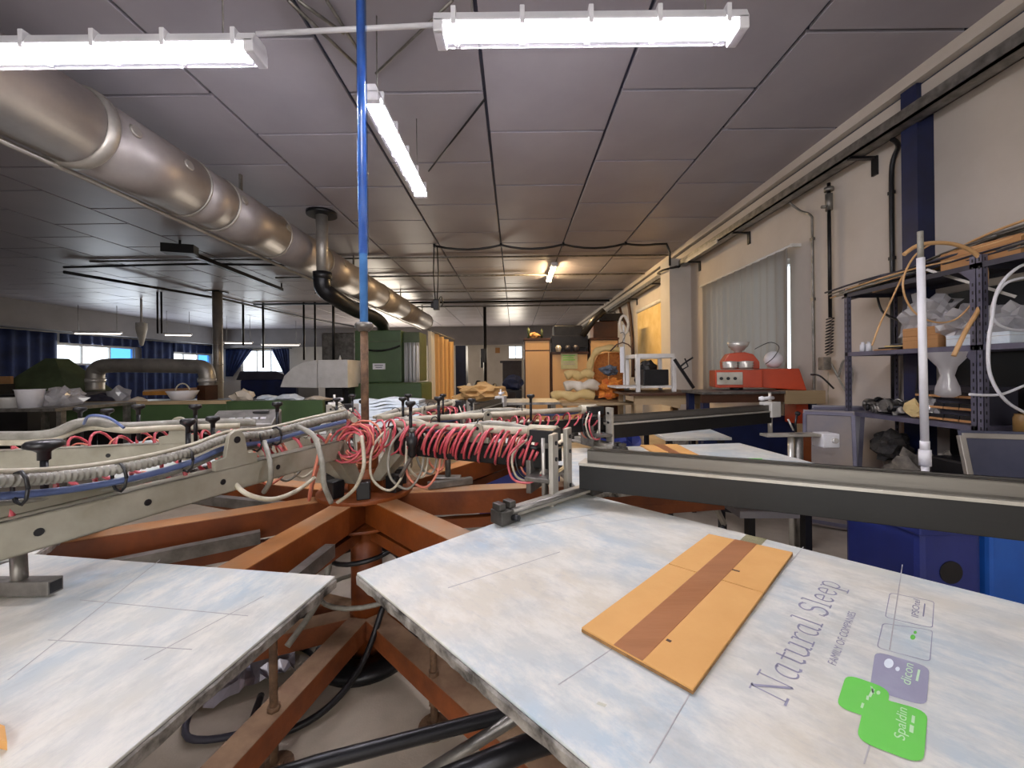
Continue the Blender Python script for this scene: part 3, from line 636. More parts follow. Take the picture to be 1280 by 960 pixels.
# cardboard with tape on the platens
def hz_quad(cs, z0, z1, X=None, M=None):
    mb = MB(); q = [PZ(*c, z1) for c in cs]; return mb.hexa([Vector((p.x,p.y,z0)) for p in q]+[Vector((p.x,p.y,z1)) for p in q])
ZC = HZ+.010
cc = [PZ(*c, ZC) for c in ((727, 784), (866, 861), (991, 690), (886, 667))]
t = thing('cardboard_sheet', 'tan cardboard pad crossed by a brown tape stripe on the lettered platen', 'cardboard')
zz = Vector((0,0,1))
def sub(cs, s0, s1, z0, z1, t0=0, t1=1):
    # cs: a b c d ; s along a->b, t along a->d
    g = lambda s, t_: (cs[0]*(1-s)+cs[1]*s)*(1-t_)+(cs[3]*(1-s)+cs[2]*s)*t_
    b = [g(s0,t0), g(s1,t0), g(s1,t1), g(s0,t1)]
    return [Vector((p.x,p.y,z0)) for p in b]+[Vector((p.x,p.y,z1)) for p in b]
part('lower_board', MB().hexa(sub(cc, 0, 1, HZ+.001, HZ+.006)), M_cardedge, t)
part('top_board', MB().hexa(sub(cc, 0, 1, HZ+.0062, ZC, 0, .575)), M_card, t, .001)
part('top_board', MB().hexa(sub(cc, 0, 1, HZ+.0062, ZC, .580, 1)), M_card, t, .001)
part('tape_stripe', MB().hexa(sub(cc, .335, .60, ZC, ZC+.0008, 0, 1)), M_tape, t, label='brown parcel tape')
part('clear_tape', MB().hexa(sub(cc, .36, .62, HZ+.0008, HZ+.0014, 1.0, 1.13)), M_ptape, t)
part('clear_tape', MB().add([P(803, 820, cc[0].y-.0), P(808, 826, cc[0].y-.02), PZ(756, 884, HZ+.002), PZ(745, 880, HZ+.002)], [(0,1,2,3)]), M_ptape, t)
part('guide_mark', MB().hexa(sub(cc, .60, .68, ZC, ZC+.0004, .68, .69)).hexa(sub(cc, .62, .66, ZC, ZC+.0004, .12, .13)), M_woodd, t)
def strip(cs, label, z=ZC):
    t = thing('cardboard_strip', label, 'cardboard'); q = [PZ(*c, z) for c in cs]
    part('board', MB().hexa(sub(q, 0, 1, HZ+.001, z)), M_card, t); part('tape_stripe', MB().hexa(sub(q, .36, .62, z, z+.001)), M_tape, t)
strip([(832, 573), (887, 575), (846, 555), (800, 556)], 'tan cardboard strip with tape on the platen under the dark beam')
t = thing('pale_board', 'thin pale board on trestles between the two dark beams', 'board')
zb4 = .86; q = [PZ(*c, zb4) for c in ((832, 548), (915, 547), (869, 529), (798, 531))]
part('board', MB().hexa([p-Vector((0,0,.02)) for p in q]+q), M_platen, t, .002)
for p in q: c_ = sum(q, Vector())/4; w_ = p+(c_-p)*.2; part('leg', MB().box((w_.x-.02, w_.y-.02, 0), (w_.x+.02, w_.y+.02, zb4-.02)), M_blackm, t)
q = [PZ(*c, zb4+.004) for c in ((822, 535), (832, 535), (829, 531), (820, 531))]
one('orange_card', MB().hexa([p-Vector((0,0,.0035)) for p in q]+q), M_card, 'tiny orange card on the thin pale board', 'card')
g = MB(); q = [PZ(*c, HZ+.001) for c in ((930, 573), (953, 573), (951, 579), (932, 579))]
part('printed_square', MB().add([Matrix.Rotation(-math.radians(PA[2]), 4, 'Z')@Matrix.Translation((-C0.x,-C0.y,-HZ))@p for p in q], [(0,1,2,3)]), M_prg, platens[2], label='green printed mark')
one('cardboard_scrap', MB().hexa([p for p in [PZ(-30, 930, HZ+.001), PZ(9, 938, HZ+.001), PZ(6, 918, HZ+.001), PZ(-30, 905, HZ+.001)]]+[p+Vector((0,0,.012)) for p in [PZ(-30, 930, HZ+.001), PZ(9, 938, HZ+.001), PZ(6, 918, HZ+.001), PZ(-30, 905, HZ+.001)]]), M_card, 'corner of tan cardboard at the left edge of the picture', 'cardboard')
# ---- print heads
def D(a): a = math.radians(a); return Vector((math.cos(a), math.sin(a), 0))
def knob(t, p, h, r=.032, m=M_black):
    k = part('clamp_knob', MB().lathe([(0, .012), (r*.85, .012), (r, .006), (r, -.003), (r*.55, -.010), (r*.34, -.016), (r*.34, -.035), (0, -.035)], n=16), m, t); k.location = p
    part('knob_stem', MB().cyl((0,0,-.035), (0,0,-h), .008, 8), M_blackm, k)
def ear(t, x, y, z, s=1.0):
    pl = [(-.065, 0), (.065, 0), (.065, .028), (.034, .034)] + [(.026*math.cos(math.radians(q)), .078+.026*math.sin(math.radians(q))) for q in range(0, 181, 20)] + [(-.034, .034), (-.065, .028)]
    e = part('hinge_ear', MB().prism([(a*s, b*s) for a, b in pl], y-.008, y+.008, X=lambda a, b, h: (x+a, h, z+b)), M_chan, t, .0015)
    part('pin_hole', MB().cyl((x, y-.0095, z+.078*s), (x, y+.0095, z+.078*s), .010*s, 12), M_black, e)
M_clamp = mat('dark_clamp_steel', '5c5954', '3c3a37', 16, .4, .6, .15, 60)
def inl(t, ang, p):
    v = p - C0; a = math.radians(ang); return Vector((v.x*math.cos(a)+v.y*math.sin(a), -v.x*math.sin(a)+v.y*math.cos(a), p.z))
def head(ang, label, rcar, beam=True, rin=.24, rend=3.15, coilr=.06, nkn=3, seed=0, chan_end=None, lat=0, turns=11, mesh_low=False, cz=1.03, bl=1.12, bundle=True, side=-1, cross=None):
    t = thing('print_head', label, 'print head', C0, math.radians(ang), 'print heads radiating from the press centre'); rr = random.Random(seed)
    ce = chan_end or rcar
    # bent plate at the hub and the long channel
    part('knee_plate', MB().hexa([(.06, lat-.03, .875), (.12, lat-.03, .875), (.12, lat+.03, .875), (.06, lat+.03, .875), (rin-.04, lat-.03, 1.095), (rin+.03, lat-.03, 1.03), (rin+.03, lat+.03, 1.03), (rin-.04, lat+.03, 1.095)]), M_chan, t, .003)
    w0, w1 = sorted((lat+side*.03, lat+side*.018))
    ch = MB().box((rin-.03, w0, 1.015), (ce, w1, 1.095)).box((rin-.03, lat-.03, 1.089), (ce, lat+.03, 1.095)).box((rin-.03, lat-.03, 1.015), (ce, lat+.03, 1.021))
    q = part('channel', ch, M_chan if not bundle else M_darkbeam, t, .002)
    for k in range(7):
        x = rin+.12+k*.21
        if x < ce-.05: part('bolt_hole', MB().cyl((x, lat+side*.0315, 1.055), (x, lat+side*.028, 1.055), .009, 12), M_black, q)
    # air pipe, cable bundle
    if bundle: part('air_pipe', MB().cyl((rin-.06, lat+.03, 1.15), (rcar-.04, lat+.03, 1.15), .017, 12), M_palehose, t)
    b = MB(); n = 9 if bundle else 0
    for j, (r, dy, dz) in enumerate([(.013, 0, 0), (.009, .02, .004), (.007, -.004, -.016)]):
        if not bundle: break
        pts = [Vector((rin-.05+(ce-.05-rin)*i/n, lat+.05+dy+.012*math.sin(i*1.3+seed), 1.155+dz+.016*math.sin(i*.9+seed*2))) for i in range(n+1)]
        hose(pts, r, 7, j, b)
    if bundle: part('hose_bundle', b, [M_greyhose, M_palehose, M_bluehose], t)
    for i in range(3 if bundle else 0): x = rin+.15+i*.25; part('cable_tie', MB().tube([(x, lat+.05+.03*math.cos(w*.7), 1.165+.026*math.sin(w*.7)) for w in range(10)], .003, 4), M_black, t)
    part('coil_hose', coil((rin+.02, lat-(side*.07 if not bundle else 0), 1.085), (rcar-.10, lat-(side*.07 if not bundle else 0), 1.085), coilr, .0058, turns, jit=.5), M_red, t, label='red coiled air hose')
    part('coil_hose', coil((rin+.12, lat-(side*.08 if not bundle else -.02), 1.07), (rcar-.16, lat-(side*.08 if not bundle else -.02), 1.08), coilr*.7, .004, turns*.6, jit=.8), M_pink, t, label='salmon coiled air hose')
    ear(t, rin+(.49 if not bundle else .42), lat+(side*.022 if not bundle else 0), 1.093, 1.15 if not bundle else .8)
    for k in range(nkn):
        knob(t, Vector((rin+.10+k*.28+rr.uniform(-.03,.03), lat+.085*(1 if k % 2 else -.4), 1.24+rr.uniform(-.01, .02))), .15, .024)
    # hose loops drooping near the hub and carriage
    for k in range(3):
        x = rin-.04+.06*k; y = lat-.05+.05*k
        part('loop_hose', hose([(x, y, 1.14), (x-.03, y-.07, 1.06), (x-.01, y-.10, .93), (x+.06, y-.06, .87), (x+.10, y-.01, .95), (x+.09, y+.02, 1.08)], .006), (M_palehose, M_greyhose, M_pink)[k], t)
    if beam:
        x = rcar
        for s_ in (-1, 1):
            p_ = part('upright_plate', MB().box((x-.004, lat+s_*.085-.031, .885), (x+.014, lat+s_*.085+.031, 1.165)), M_alu, t, .003)
            for zz_ in (.93, 1.07, 1.13): part('bolt', MB().cyl((x-.010, lat+s_*.085, zz_), (x+.02, lat+s_*.085, zz_), .008, 8), M_blackm, p_)
            part('guide_rod', MB().cyl((x-.05, lat+s_*.05, .90), (x-.05, lat+s_*.05, 1.14), .008, 8), M_silver, t)
        part('air_cylinder', MB().cyl((x-.06, lat, .95), (x-.06, lat, 1.10), .028, 14).cyl((x-.06, lat, 1.10), (x-.06, lat, 1.12), .034, 14).cyl((x-.06, lat, .90), (x-.06, lat, .95), .010, 8), M_steel, t, .002)
        part('valve_block', MB().box((x-.11, lat-.05, 1.12), (x-.01, lat+.05, 1.17)).box((x-.10, lat+.03, 1.05), (x-.05, lat+.08, 1.11)), M_black, t, .004)
        part('end_cap', MB().cyl((x-.14, lat+.03, 1.15), (x-.02, lat+.03, 1.15), .030, 14), M_palehose, t)
        part('carriage_plate', MB().box((x-.10, lat-.12, .985), (x+.0, lat+.12, 1.0)).box((x-.12, lat-.06, .92), (x-.10, lat+.06, 1.05)), M_steel, t, .002)
        ca, cb = cross or (Vector((x-.05, lat-.25, .93)), Vector((x-.05, lat+.25, .93)))
        cd = (cb-ca).normalized(); rz = math.atan2(cd.y, cd.x)-math.pi/2
        part('lower_cross_bar', MB().bar(ca, cb, .034, .03).bar(ca-Vector((.03, 0, .012)), cb-Vector((.03, 0, .012)), .02, .014), M_alu, t, .003)
        part('cross_rod', MB().cyl(ca+Vector((.03, 0, .012)), cb+Vector((.03, 0, .012)), .010, 10), M_steel, t)
        for cp in (ca, cb):
            def bx(dx, dy, dz, sx, sy, sz, mb): c_ = Vector((dx, dy, 0)); c_.rotate(Matrix.Rotation(rz, 3, 'Z')); return mb.cbox((cp.x+c_.x, cp.y+c_.y, cp.z+dz), (sx, sy, sz), 0, rz)
            mb = MB(); bx(0, 0, -.005, .06, .07, .045, mb)
            for dy in (-.022, .022): bx(0, dy, .03, .04, .026, .022, mb)
            q = part('screen_clamp', mb, M_clamp, t, .003)
            part('clamp_screw', MB().cyl(cp+Vector((.03, 0, -.008)), cp+Vector((.055, 0, -.008)), .010, 10), M_blackm, q)
        part('fittings', MB().cyl((x-.12, lat-.03, 1.13), (x-.06, lat-.03, 1.13), .012, 8).cyl((x-.13, lat-.05, 1.10), (x-.07, lat-.05, 1.10), .010, 8).cyl((x-.03, lat+.07, 1.03), (x-.03, lat+.07, 1.10), .015, 8), M_blackm, t)
        for k in range(4):
            y = lat-.07+.035*k
            part('loop_hose', hose([(x-.12, y, 1.13), (x-.17, y-.04, 1.07), (x-.15, y-.05, .99), (x-.09, y-.03, .975), (x-.05, y, 1.0+.02*k)], .005), (M_red, M_palehose, M_black, M_pink)[k], t)
        bx0 = max(bl, x+.015)
        part('beam', MB().box((bx0, lat-.04, .955), (rend, lat+.04, 1.045)), M_darkbeam, t, .002, 'dark painted box beam')
        part('beam_rail', MB().box((bx0+.03, lat-.030, 1.057), (rend, lat-.022, 1.102)).box((bx0+.03, lat+.022, 1.057), (rend, lat+.030, 1.102)).box((bx0+.03, lat-.030, 1.055), (rend, lat+.030, 1.064)).box((bx0+.03, lat-.030, 1.098), (rend, lat-.014, 1.102)).box((bx0+.03, lat+.014, 1.098), (rend, lat+.030, 1.102)), M_rail, t)
        part('beam_lip', MB().box((bx0, lat-.046, 1.045), (rend, lat+.046, 1.055)), M_alu, t)
        e = part('end_bracket', MB().box((rend-.02, lat-.055, 1.0), (rend+.10, lat+.055, 1.125)), M_white, t, .006)
        part('end_rod', MB().cyl((rend+.04, lat, .86), (rend+.04, lat, 1.0), .018, 12).cyl((rend+.04, lat, 1.125), (rend+.04, lat, 1.20), .012, 8), M_silver, e)
        part('end_knob', MB().cyl((rend-.10, lat-.04, 1.16), (rend+.02, lat-.04, 1.16), .014, 8).lathe([(0, -.02), (.024, -.012), (.024, .012), (0, .02)], (rend-.12, lat-.04, 1.16), 12), M_whitep, e)
    return t
h1 = head(-25.4, 'nearest print head on the right, long dark beam crossing the lower right', 1.03, seed=1, nkn=1, coilr=.060, turns=30, rend=3.0, cross=(inl(0, -25.4, Vector((-.04, 1.34, .93))), inl(0, -25.4, Vector((.31, 1.645, .93)))))
h2 = head(24.8, 'second print head on the right, dark beam reaching toward the red machine', 1.45, seed=2, nkn=3, coilr=.042, turns=18, rend=3.13)
h3 = head(77, 'third print head, short dark beam behind the centre before the orange cabinets', 1.35, seed=3, nkn=3, coilr=.045, rend=2.6)
h6 = head(118, 'far print head behind the brown rod, pointing at the green oven', 1.2, seed=4, nkn=3, coilr=.045, rend=2.0)
h4 = head(-166, 'farther grey print arm on the left with a hinge ear', 1.9, beam=False, seed=5, nkn=3, coilr=.05, rin=.30, chan_end=2.6, bundle=False, turns=20, side=1)
h5 = head(-106.4, 'nearest grey print arm on the left, crossing the left edge', 1.9, beam=False, seed=6, nkn=0, coilr=.05, rin=.22, chan_end=2.1, turns=20, bundle=False, side=1)
for k, (px, py, Y, h) in enumerate([(55, 556, .96, .15)]):
    iv = h5.matrix_world
def inl(t, ang, p):  # world -> head local
    v = p - C0; a = math.radians(ang); return Vector((v.x*math.cos(a)+v.y*math.sin(a), -v.x*math.sin(a)+v.y*math.cos(a), p.z))
def L5(px, py, Y): return inl(h5, -106.4, P(px, py, Y))
def L4(px, py, Y): return inl(h4, -166, P(px, py, Y))
knob(h5, L5(55, 557, 1.0), .16, .036)
knob(h4, L4(235, 528, 1.35), .12, .022); knob(h4, L4(266, 524, 1.6), .10, .024); knob(h4, L4(100, 512, 2.0), .10, .026); knob(h4, L4(134, 514, 2.0), .10, .026)
b = MB()
path = [(432, 519, 1.86), (385, 530, 1.72), (335, 543, 1.55), (285, 549, 1.36), (240, 566, 1.22), (180, 582, 1.10), (100, 596, .98), (20, 603, .87), (-80, 606, .75)]
for j, (dx, dy, r) in enumerate([(0, -2, .013), (0, 13, .009), (0, 20, .007), (0, -12, .006)]):
    pts = smooth([L5(px+dx, py+dy*(1.4/Y if Y > .6 else 1)*.75, Y+.012*j) for px, py, Y in path], 40 if j == 0 else 10)
    b.tube(pts, [r*(1.10 if i % 4 < 2 else .88) for i in range(len(pts))] if j == 0 else r, 10, j)
part('hose_bundle', b, [M_greyhose, M_bluehose, M_greyhose, M_palehose], h5, label='ribbed grey conduit tied to blue and grey hoses')
for px, py, Y in ((25, 610, .87), (149, 597, 1.05), (233, 575, 1.21), (320, 552, 1.5), (345, 545, 1.58)):
    c = L5(px, py, Y); part('cable_tie', MB().tube([(c.x, c.y+.028*math.cos(w*.7), c.z+.036*math.sin(w*.7)) for w in range(10)], .004, 4), M_black, h5)
part('tied_hoses', hose([L5(435, 518, 1.9), L5(400, 524, 1.85), L5(360, 540, 1.7), L5(320, 545, 1.6), L5(290, 552, 1.5)], .022, 8), M_greyhose, h5)
part('hanging_hose', hose([L5(372, 533, 1.6), L5(392, 545, 1.55), L5(402, 575, 1.5), L5(405, 605, 1.5), L5(414, 628, 1.55)], .010, 8), M_greyhose, h5)
part('hanging_hose', hose([L5(330, 552, 1.5), L5(337, 575, 1.45), L5(338, 600, 1.45), L5(330, 615, 1.5)], .009, 8), M_greyhose, h5)
part('hanging_hose', hose([L5(293, 604, 1.35), L5(310, 618, 1.35), L5(340, 624, 1.4), L5(370, 614, 1.5), L5(393, 597, 1.6)], .008, 8), M_palehose, h5)
part('long_loop', hose([L5(452, 545, 1.75), L5(455, 580, 1.7), L5(447, 605, 1.7), L5(436, 618, 1.72), L5(422, 628, 1.75)], .008, 8), M_palehose, h5)
part('drop_rod', MB().cyl(L5(23, 690, .92), L5(25, 742, .92), .014, 12), M_steel, h5)
a_ = L5(-30, 742, .92); b_ = L5(70, 748, .92); a_.z = b_.z = .925
part('square_tube', MB().bar(a_, b_, .032, .032), M_steel, h5, .002); dd_ = (b_-a_).normalized(); part('tube_hole', MB().bar(b_-dd_*.001, b_+dd_*.0008, .024, .024), M_black, h5); part('top_plate', MB().box((1.02, -.04, 1.096), (2.1, -.01, 1.125)), M_chan, h5, .002)
part('hose_bundle', MB().tube(smooth([L4(px, py, Y) for px, py, Y in ((-60, 546, 1.5), (0, 545, 1.5), (60, 543, 1.52), (95, 530, 1.56), (120, 527, 1.6), (150, 533, 1.65), (200, 531, 1.75), (262, 528, 1.85), (320, 528, 1.95))], 8), .018, 10).tube(smooth([L4(px, py, Y) for px, py, Y in ((-60, 552, 1.5), (0, 553, 1.5), (60, 550, 1.52), (110, 534, 1.6), (160, 538, 1.65), (210, 535, 1.75), (300, 532, 1.9))], 8), .013, 8, 1), [M_greyhose, M_palehose], h4)
part('blue_hose_loop', hose([L4(105, 530, 1.55), L4(112, 520, 1.5), L4(135, 522, 1.5), L4(155, 535, 1.5)], .005, 8), M_bluehose, h4)
# control box of the far-left head
t = thing('control_box', 'small sloping silver control box with keys left of the green oven', 'control box', P(305, 533, 2.6), math.radians(12))
q = part('casing', MB().hexa([(-.19,-.08,-.03),(.19,-.08,-.03),(.19,.10,-.03),(-.19,.10,-.03),(-.19,-.08,.02),(.19,-.08,.02),(.19,.10,.10),(-.19,.10,.10)]), M_steel, t, .006)
for i in range(5): part('key', MB().cbox((-.06+i*.045, -.02, .052), (.028, .02, .012)), M_whitep, q)
part('display', MB().cbox((.08, .055, .085), (.09, .03, .01)), M_black, q)
part('stand', MB().cyl((0, 0, -.03), (0, 0, -P(302, 528, 2.6).z+.205), .02, 10), M_blackm, t)
# centre rod and blue tube
t = thing('centre_rod', 'brown vertical rod with a collar rising from the press centre', 'rod', C0)
part('rod', MB().cyl((0, 0, .93), (0, 0, 1.63), .019, 16), M_rustrod, t); part('collar', MB().lathe([(0,1.61),(.026,1.61),(.044,1.63),(.046,1.645),(.038,1.655),(0,1.655)], n=20), M_steel, t)
t = thing('blue_air_tube', 'bright blue tube running from the rod collar up to the ceiling', 'tube', C0)
part('tube', MB().cyl((0, 0, 1.655), (0, 0, CZ), .020, 14), M_skyhose, t); part('clear_sleeve', MB().cyl((.004, -.004, 2.0), (.004, -.004, CZ), .0245, 14), clear('blue_clear', (.55, .72, .95, 1), .15, .15), t)
# red coils around the centre, laid separately
t = thing('tangled_coil_hose', 'tangle of red coiled air hose around the base of the brown rod', 'hose', C0)
part('coil', coil((-.0, -.24, 1.075), (.035, -.12, 1.085), .066, .0050, 7, jit=.5), M_red, t); part('coil', coil((.02, -.22, 1.075), (.05, -.12, 1.08), .078, .0045, 3, jit=.6), M_pink, t); part('coil', coil((.06, -.16, 1.09), (.20, -.06, 1.10), .062, .0050, 5, jit=.9), M_red, t)
part('mount', MB().cyl((.02, -.02, .93), (.02, -.02, 1.06), .05, 16), M_orange, t, .003)
t = thing('black_regulator', 'black air regulator bowl at the hub between the red coils', 'regulator', P(515, 556, 1.80)); t.scale = (.62, .62, .62)
part('body', MB().lathe([(0,.09),(.02,.09),(.024,.06),(.04,.05),(.042,.0),(.03,-.01),(.03,-.07),(.018,-.09),(0,-.09)], n=16), M_black, t); part('knob', MB().cyl((0,0,.09), (0,0,.12), .02, 12), M_steel, t)
part('bracket', MB().bar((0,0,-.08), (-.1,.05,-.24), .02, .02), M_steel, t)
t = thing('support_post', 'steel post with flange standing on an orange arm right of the centre', 'post', Vector((PZ(560, 598, .81).x, PZ(560, 598, .81).y, .81)))
part('post', MB().cyl((0,0,0), (0,0,.2), .016, 12).cyl((0,0,.15), (0,0,.22), .035, 14), M_steel, t); part('flange', MB().cbox((.0,0,.006), (.14,.07,.012)), M_steel, t, .003)
t = thing('loose_tube', 'greyish square tube lying over the orange arms right of the centre', 'tube')
part('tube', MB().bar(PZ(535, 607, .825), PZ(590, 600, .825), .035, .035), M_steel, t, .003)
# foot tubes in front
t = thing('pedal_frame', 'dark tubular frame passing under the lettered platen', 'tube frame')
part('tube', MB().tube([P(300, 985, .86), P(400, 953, .94), P(690, 878, 1.09), P(780, 855, 1.15)], .017, 14), M_blackm, t)
part('tube', MB().tube([P(540, 985, .86), P(655, 935, .97), P(790, 893, 1.07), P(900, 860, 1.15)], .026, 16), M_blackm, t)
part('tube', MB().tube([P(520, 975, .98), P(600, 925, 1.02), P(690, 868, 1.06), P(760, 825, 1.1)], .015, 14), M_steel, t)
for p_ in (P(300, 985, .86), P(900, 860, 1.15), P(780, 855, 1.15)): part('leg', MB().cyl((p_.x, p_.y, 0), p_, .016, 12), M_blackm, t)
t = thing('foil_sheet', 'crumpled silver foil lying under the left platen', 'foil'); 
sp = MB(); rr = random.Random(3); nx, ny = 12, 5; A = PZ(255, 884, .012); B = PZ(370, 838, .012); 
vs = []
for j in range(ny+1):
    for i in range(nx+1):
        k = i/nx; p = A*(1-k)+B*k; w = .09+.12*math.sin(math.pi*min(1, k+.2)); side = Vector((-(B-A).y, (B-A).x, 0)).normalized(); p = p+side*w*(j/ny-.2)
        vs.append(p+Vector((rr.uniform(-.01,.01), rr.uniform(-.01,.01), rr.uniform(.0,.05)+.06*(j/ny))))
sp.add(vs, [(j*(nx+1)+i, j*(nx+1)+i+1, (j+1)*(nx+1)+i+1, (j+1)*(nx+1)+i) for j in range(ny) for i in range(nx)])
o = part('foil', sp, M_foil, t); m = o.modifiers.new('s', 'SOLIDIFY'); m.thickness = .001
t = thing('floor_bucket', 'dark round bucket under the left platen beside the foil', 'bucket', Vector((PZ(322, 850, .0).x-.02, PZ(330, 850, .0).y+.22, 0)))
part('body', MB().lathe([(0, .004), (.10, .004), (.125, .22), (.132, .225), (.128, .235), (.118, .225), (.095, .02), (0, .02)], n=24), M_rackd, t)
one('black_floor_hose', hose([C0+Vector((.12,-.1,.3)), C0+Vector((.06,-.25,.1)), C0+Vector((-.05,-.42,.03)), C0+Vector((-.25,-.5,.02)), C0+Vector((-.35,-.3,.02))], .014, 8), M_black, 'black hose curling over the floor beneath the press centre', 'hose')
one('grey_power_cable', hose([C0+Vector((-.10,-.02,.9)), C0+Vector((-.12,-.12,.6)), C0+Vector((-.13,-.2,.4)), C0+Vector((-.2,-.36,.27))], .014, 8), M_greyhose, 'thick dusty cable hanging down beside the centre column', 'cable')
# ================================================================ LEFT BACKGROUND
# navy curtains
for k, (y0, y1, z0, z1) in enumerate([(3.5, 8.8, .1, 2.95), (8.9, 14.4, .1, 2.95), (14.5, 17.7, 2.62, 2.95), (17.7, 19.3, .1, 2.95), (19.3, 21.9, 2.52, 2.95), (14.5, 17.7, .1, 1.82), (19.3, 21.9, .1, 1.78)]):
    one('navy_curtain', fold_sheet((LX+.25, y0, 0), (LX+.25, y1, 0), z0, z1, max(4, int((y1-y0)*2.6)), .06, .02, 6, k), M_navy,
        ['navy curtain at the far left edge, left of all windows', 'navy curtain left of the first bright window', 'navy valance over the first bright window', 'navy curtain between the two bright left windows', 'navy valance over the second bright window', 'navy curtain below the first bright window', 'navy curtain below the second bright window'][k], 'curtain', 'navy curtains on the left wall')
for k, (x0, x1) in enumerate([(-15.9, -14.4), (-13.4, -12.4)]):
    s_ = 1 if k == 0 else -1
    one('tied_curtain', fold_sheet((x0, BY-.25, 0), (x1, BY-.25, 0), 1.3, 2.8, 6, .05, .02, 6, k, gather=(lambda kk, t, k=k: kk*(.25+.75*t) if k == 0 else 1-(1-kk)*(.25+.75*t))), M_navy,
        ['dark curtain tied back left of the far back window', 'dark curtain tied back right of the far back window'][k], 'curtain', 'tied back curtains')
t = thing('back_curtain_rail', 'thin rail over the far back window carrying the tied curtains', 'rail')
part('rail', MB().cyl((-16.0, BY-.22, 2.83), (-12.3, BY-.22, 2.83), .02, 8), M_blackm, t)
for x in (-15.9, -12.4): part('rail_bracket', MB().box((x-.02, BY-.24, 2.81), (x+.02, BY, 2.85)), M_blackm, t)
t = thing('galvanised_post', 'tall galvanised round post between floor and ceiling at the left', 'post', (P(272, 400, 12).x, 12, 0))
part('post', MB().cyl((0,0,0), (0,0,CZ-.03), .13, 20), M_galv, t); part('cap_plate', MB().cbox((0,0,CZ-.015), (.4,.4,.03)), M_blackm, t)
for z in (1.2, 1.7, 2.3): part('joint_band', MB().cyl((0,0,z-.02), (0,0,z+.02), .14, 20), M_galv, t)
t = thing('bent_flue_pipe', 'fat bent metal pipe bridging between two machines at the left', 'pipe')
part('pipe', MB().tube(smooth([P(119, 488, 8), P(119, 470, 8), P(122, 462, 8), P(135, 457, 8), P(190, 457, 8), P(240, 458, 8), P(254, 460, 8), P(259, 470, 8), P(259, 488, 8)], 6), .14, 18), M_galv, t)
for px in (119, 259): part('joint_ring', MB().cyl(P(px, 478, 8), P(px, 473, 8), .155, 18), M_silver, t)
t = thing('green_hood', 'green sheet metal hood with a sloping peak and a label at the far left', 'hood', P(66, 490, 8))
x0 = P(18, 490, 8)-P(66, 490, 8); x1 = P(112, 490, 8)-P(66, 490, 8); pk = P(66, 448, 8)-P(66, 490, 8)
part('hood', MB().hexa([(x0.x, -.4, 0), (x1.x, -.4, 0), (x1.x, .5, 0), (x0.x, .5, 0), (pk.x-.1, -.05, pk.z), (pk.x+.1, -.05, pk.z), (pk.x+.1, .2, pk.z), (pk.x-.1, .2, pk.z)]), M_greend, t, .01)
part('label_plate', MB().cbox((x0.x+.33, -.40, .18), (.24, .05, .28)), M_card2, t); part('skirt', MB().box((x0.x, -.38, -.99), (x1.x, .5, 0)), M_rackd, t)
# hanging rods & cone
one('paired_hanger_rods', MB().cyl(P(197, 400, 12)+Vector((0,0,-.4)), Vector((P(197,400,12).x, 12, CZ)), .025, 6).cyl(P(202, 400, 12)+Vector((0,0,-.4)), Vector((P(202,400,12).x, 12, CZ)), .025, 6), M_blackm, 'pair of thin dark rods hanging from the left ceiling', 'rod')
one('hanging_cone', MB().lathe([(0, 0), (.05, .05), (.15, .55), (.15, .75), (.03, .78), (.03, CZ-P(177, 433, 13).z), (0, CZ-P(177, 433, 13).z)], P(177, 433, 13), 14), M_white, 'pale cone shaped duct outlet hanging between the two bright windows', 'outlet')
# green conveyor dryer
t = thing('green_conveyor_dryer', 'long green enamelled conveyor dryer bed left of the oven', 'dryer', (0, 0, 0))
A = P(78, 507, 6.0); B = P(283, 499, 6.0)
part('bed_side', MB().box((A.x, 6.0, A.z-.34), (B.x, 6.06, A.z+.0)), M_green, t, .01)
part('bed_side', MB().box((B.x+.01, 5.98, A.z-.55), (P(404, 500, 6).x, 6.06, A.z+.04)), M_green, t, .01)
part('bed_top', MB().hexa([(A.x, 6.06, A.z-.06), (P(404, 500, 6).x, 6.06, A.z-.06), (P(404, 500, 7.4).x, 7.4, A.z-.06), (A.x, 7.4, A.z-.06), (A.x, 6.06, A.z), (P(404, 500, 6).x, 6.06, A.z), (P(404, 500, 7.4).x, 7.4, A.z), (A.x, 7.4, A.z)]), M_steel, t)
part('trim_strip', MB().box((A.x, 5.985, A.z+.0), (B.x, 6.10, A.z+.05)), M_board, t)
part('under_frame', MB().box((A.x+.1, 6.2, 0), (A.x+.2, 6.3, A.z-.06)).box((-4, 6.2, 0), (-3.9, 6.3, A.z-.06)).box((A.x+.1, 7.2, 0), (A.x+.2, 7.3, A.z-.06)).box((-3.4, 7.2, 0), (-3.3, 7.3, A.z-.06)).box((A.x, 6.5, .2), (-3.0, 7.2, .55)), M_blackm, t)
TOPZ = A.z
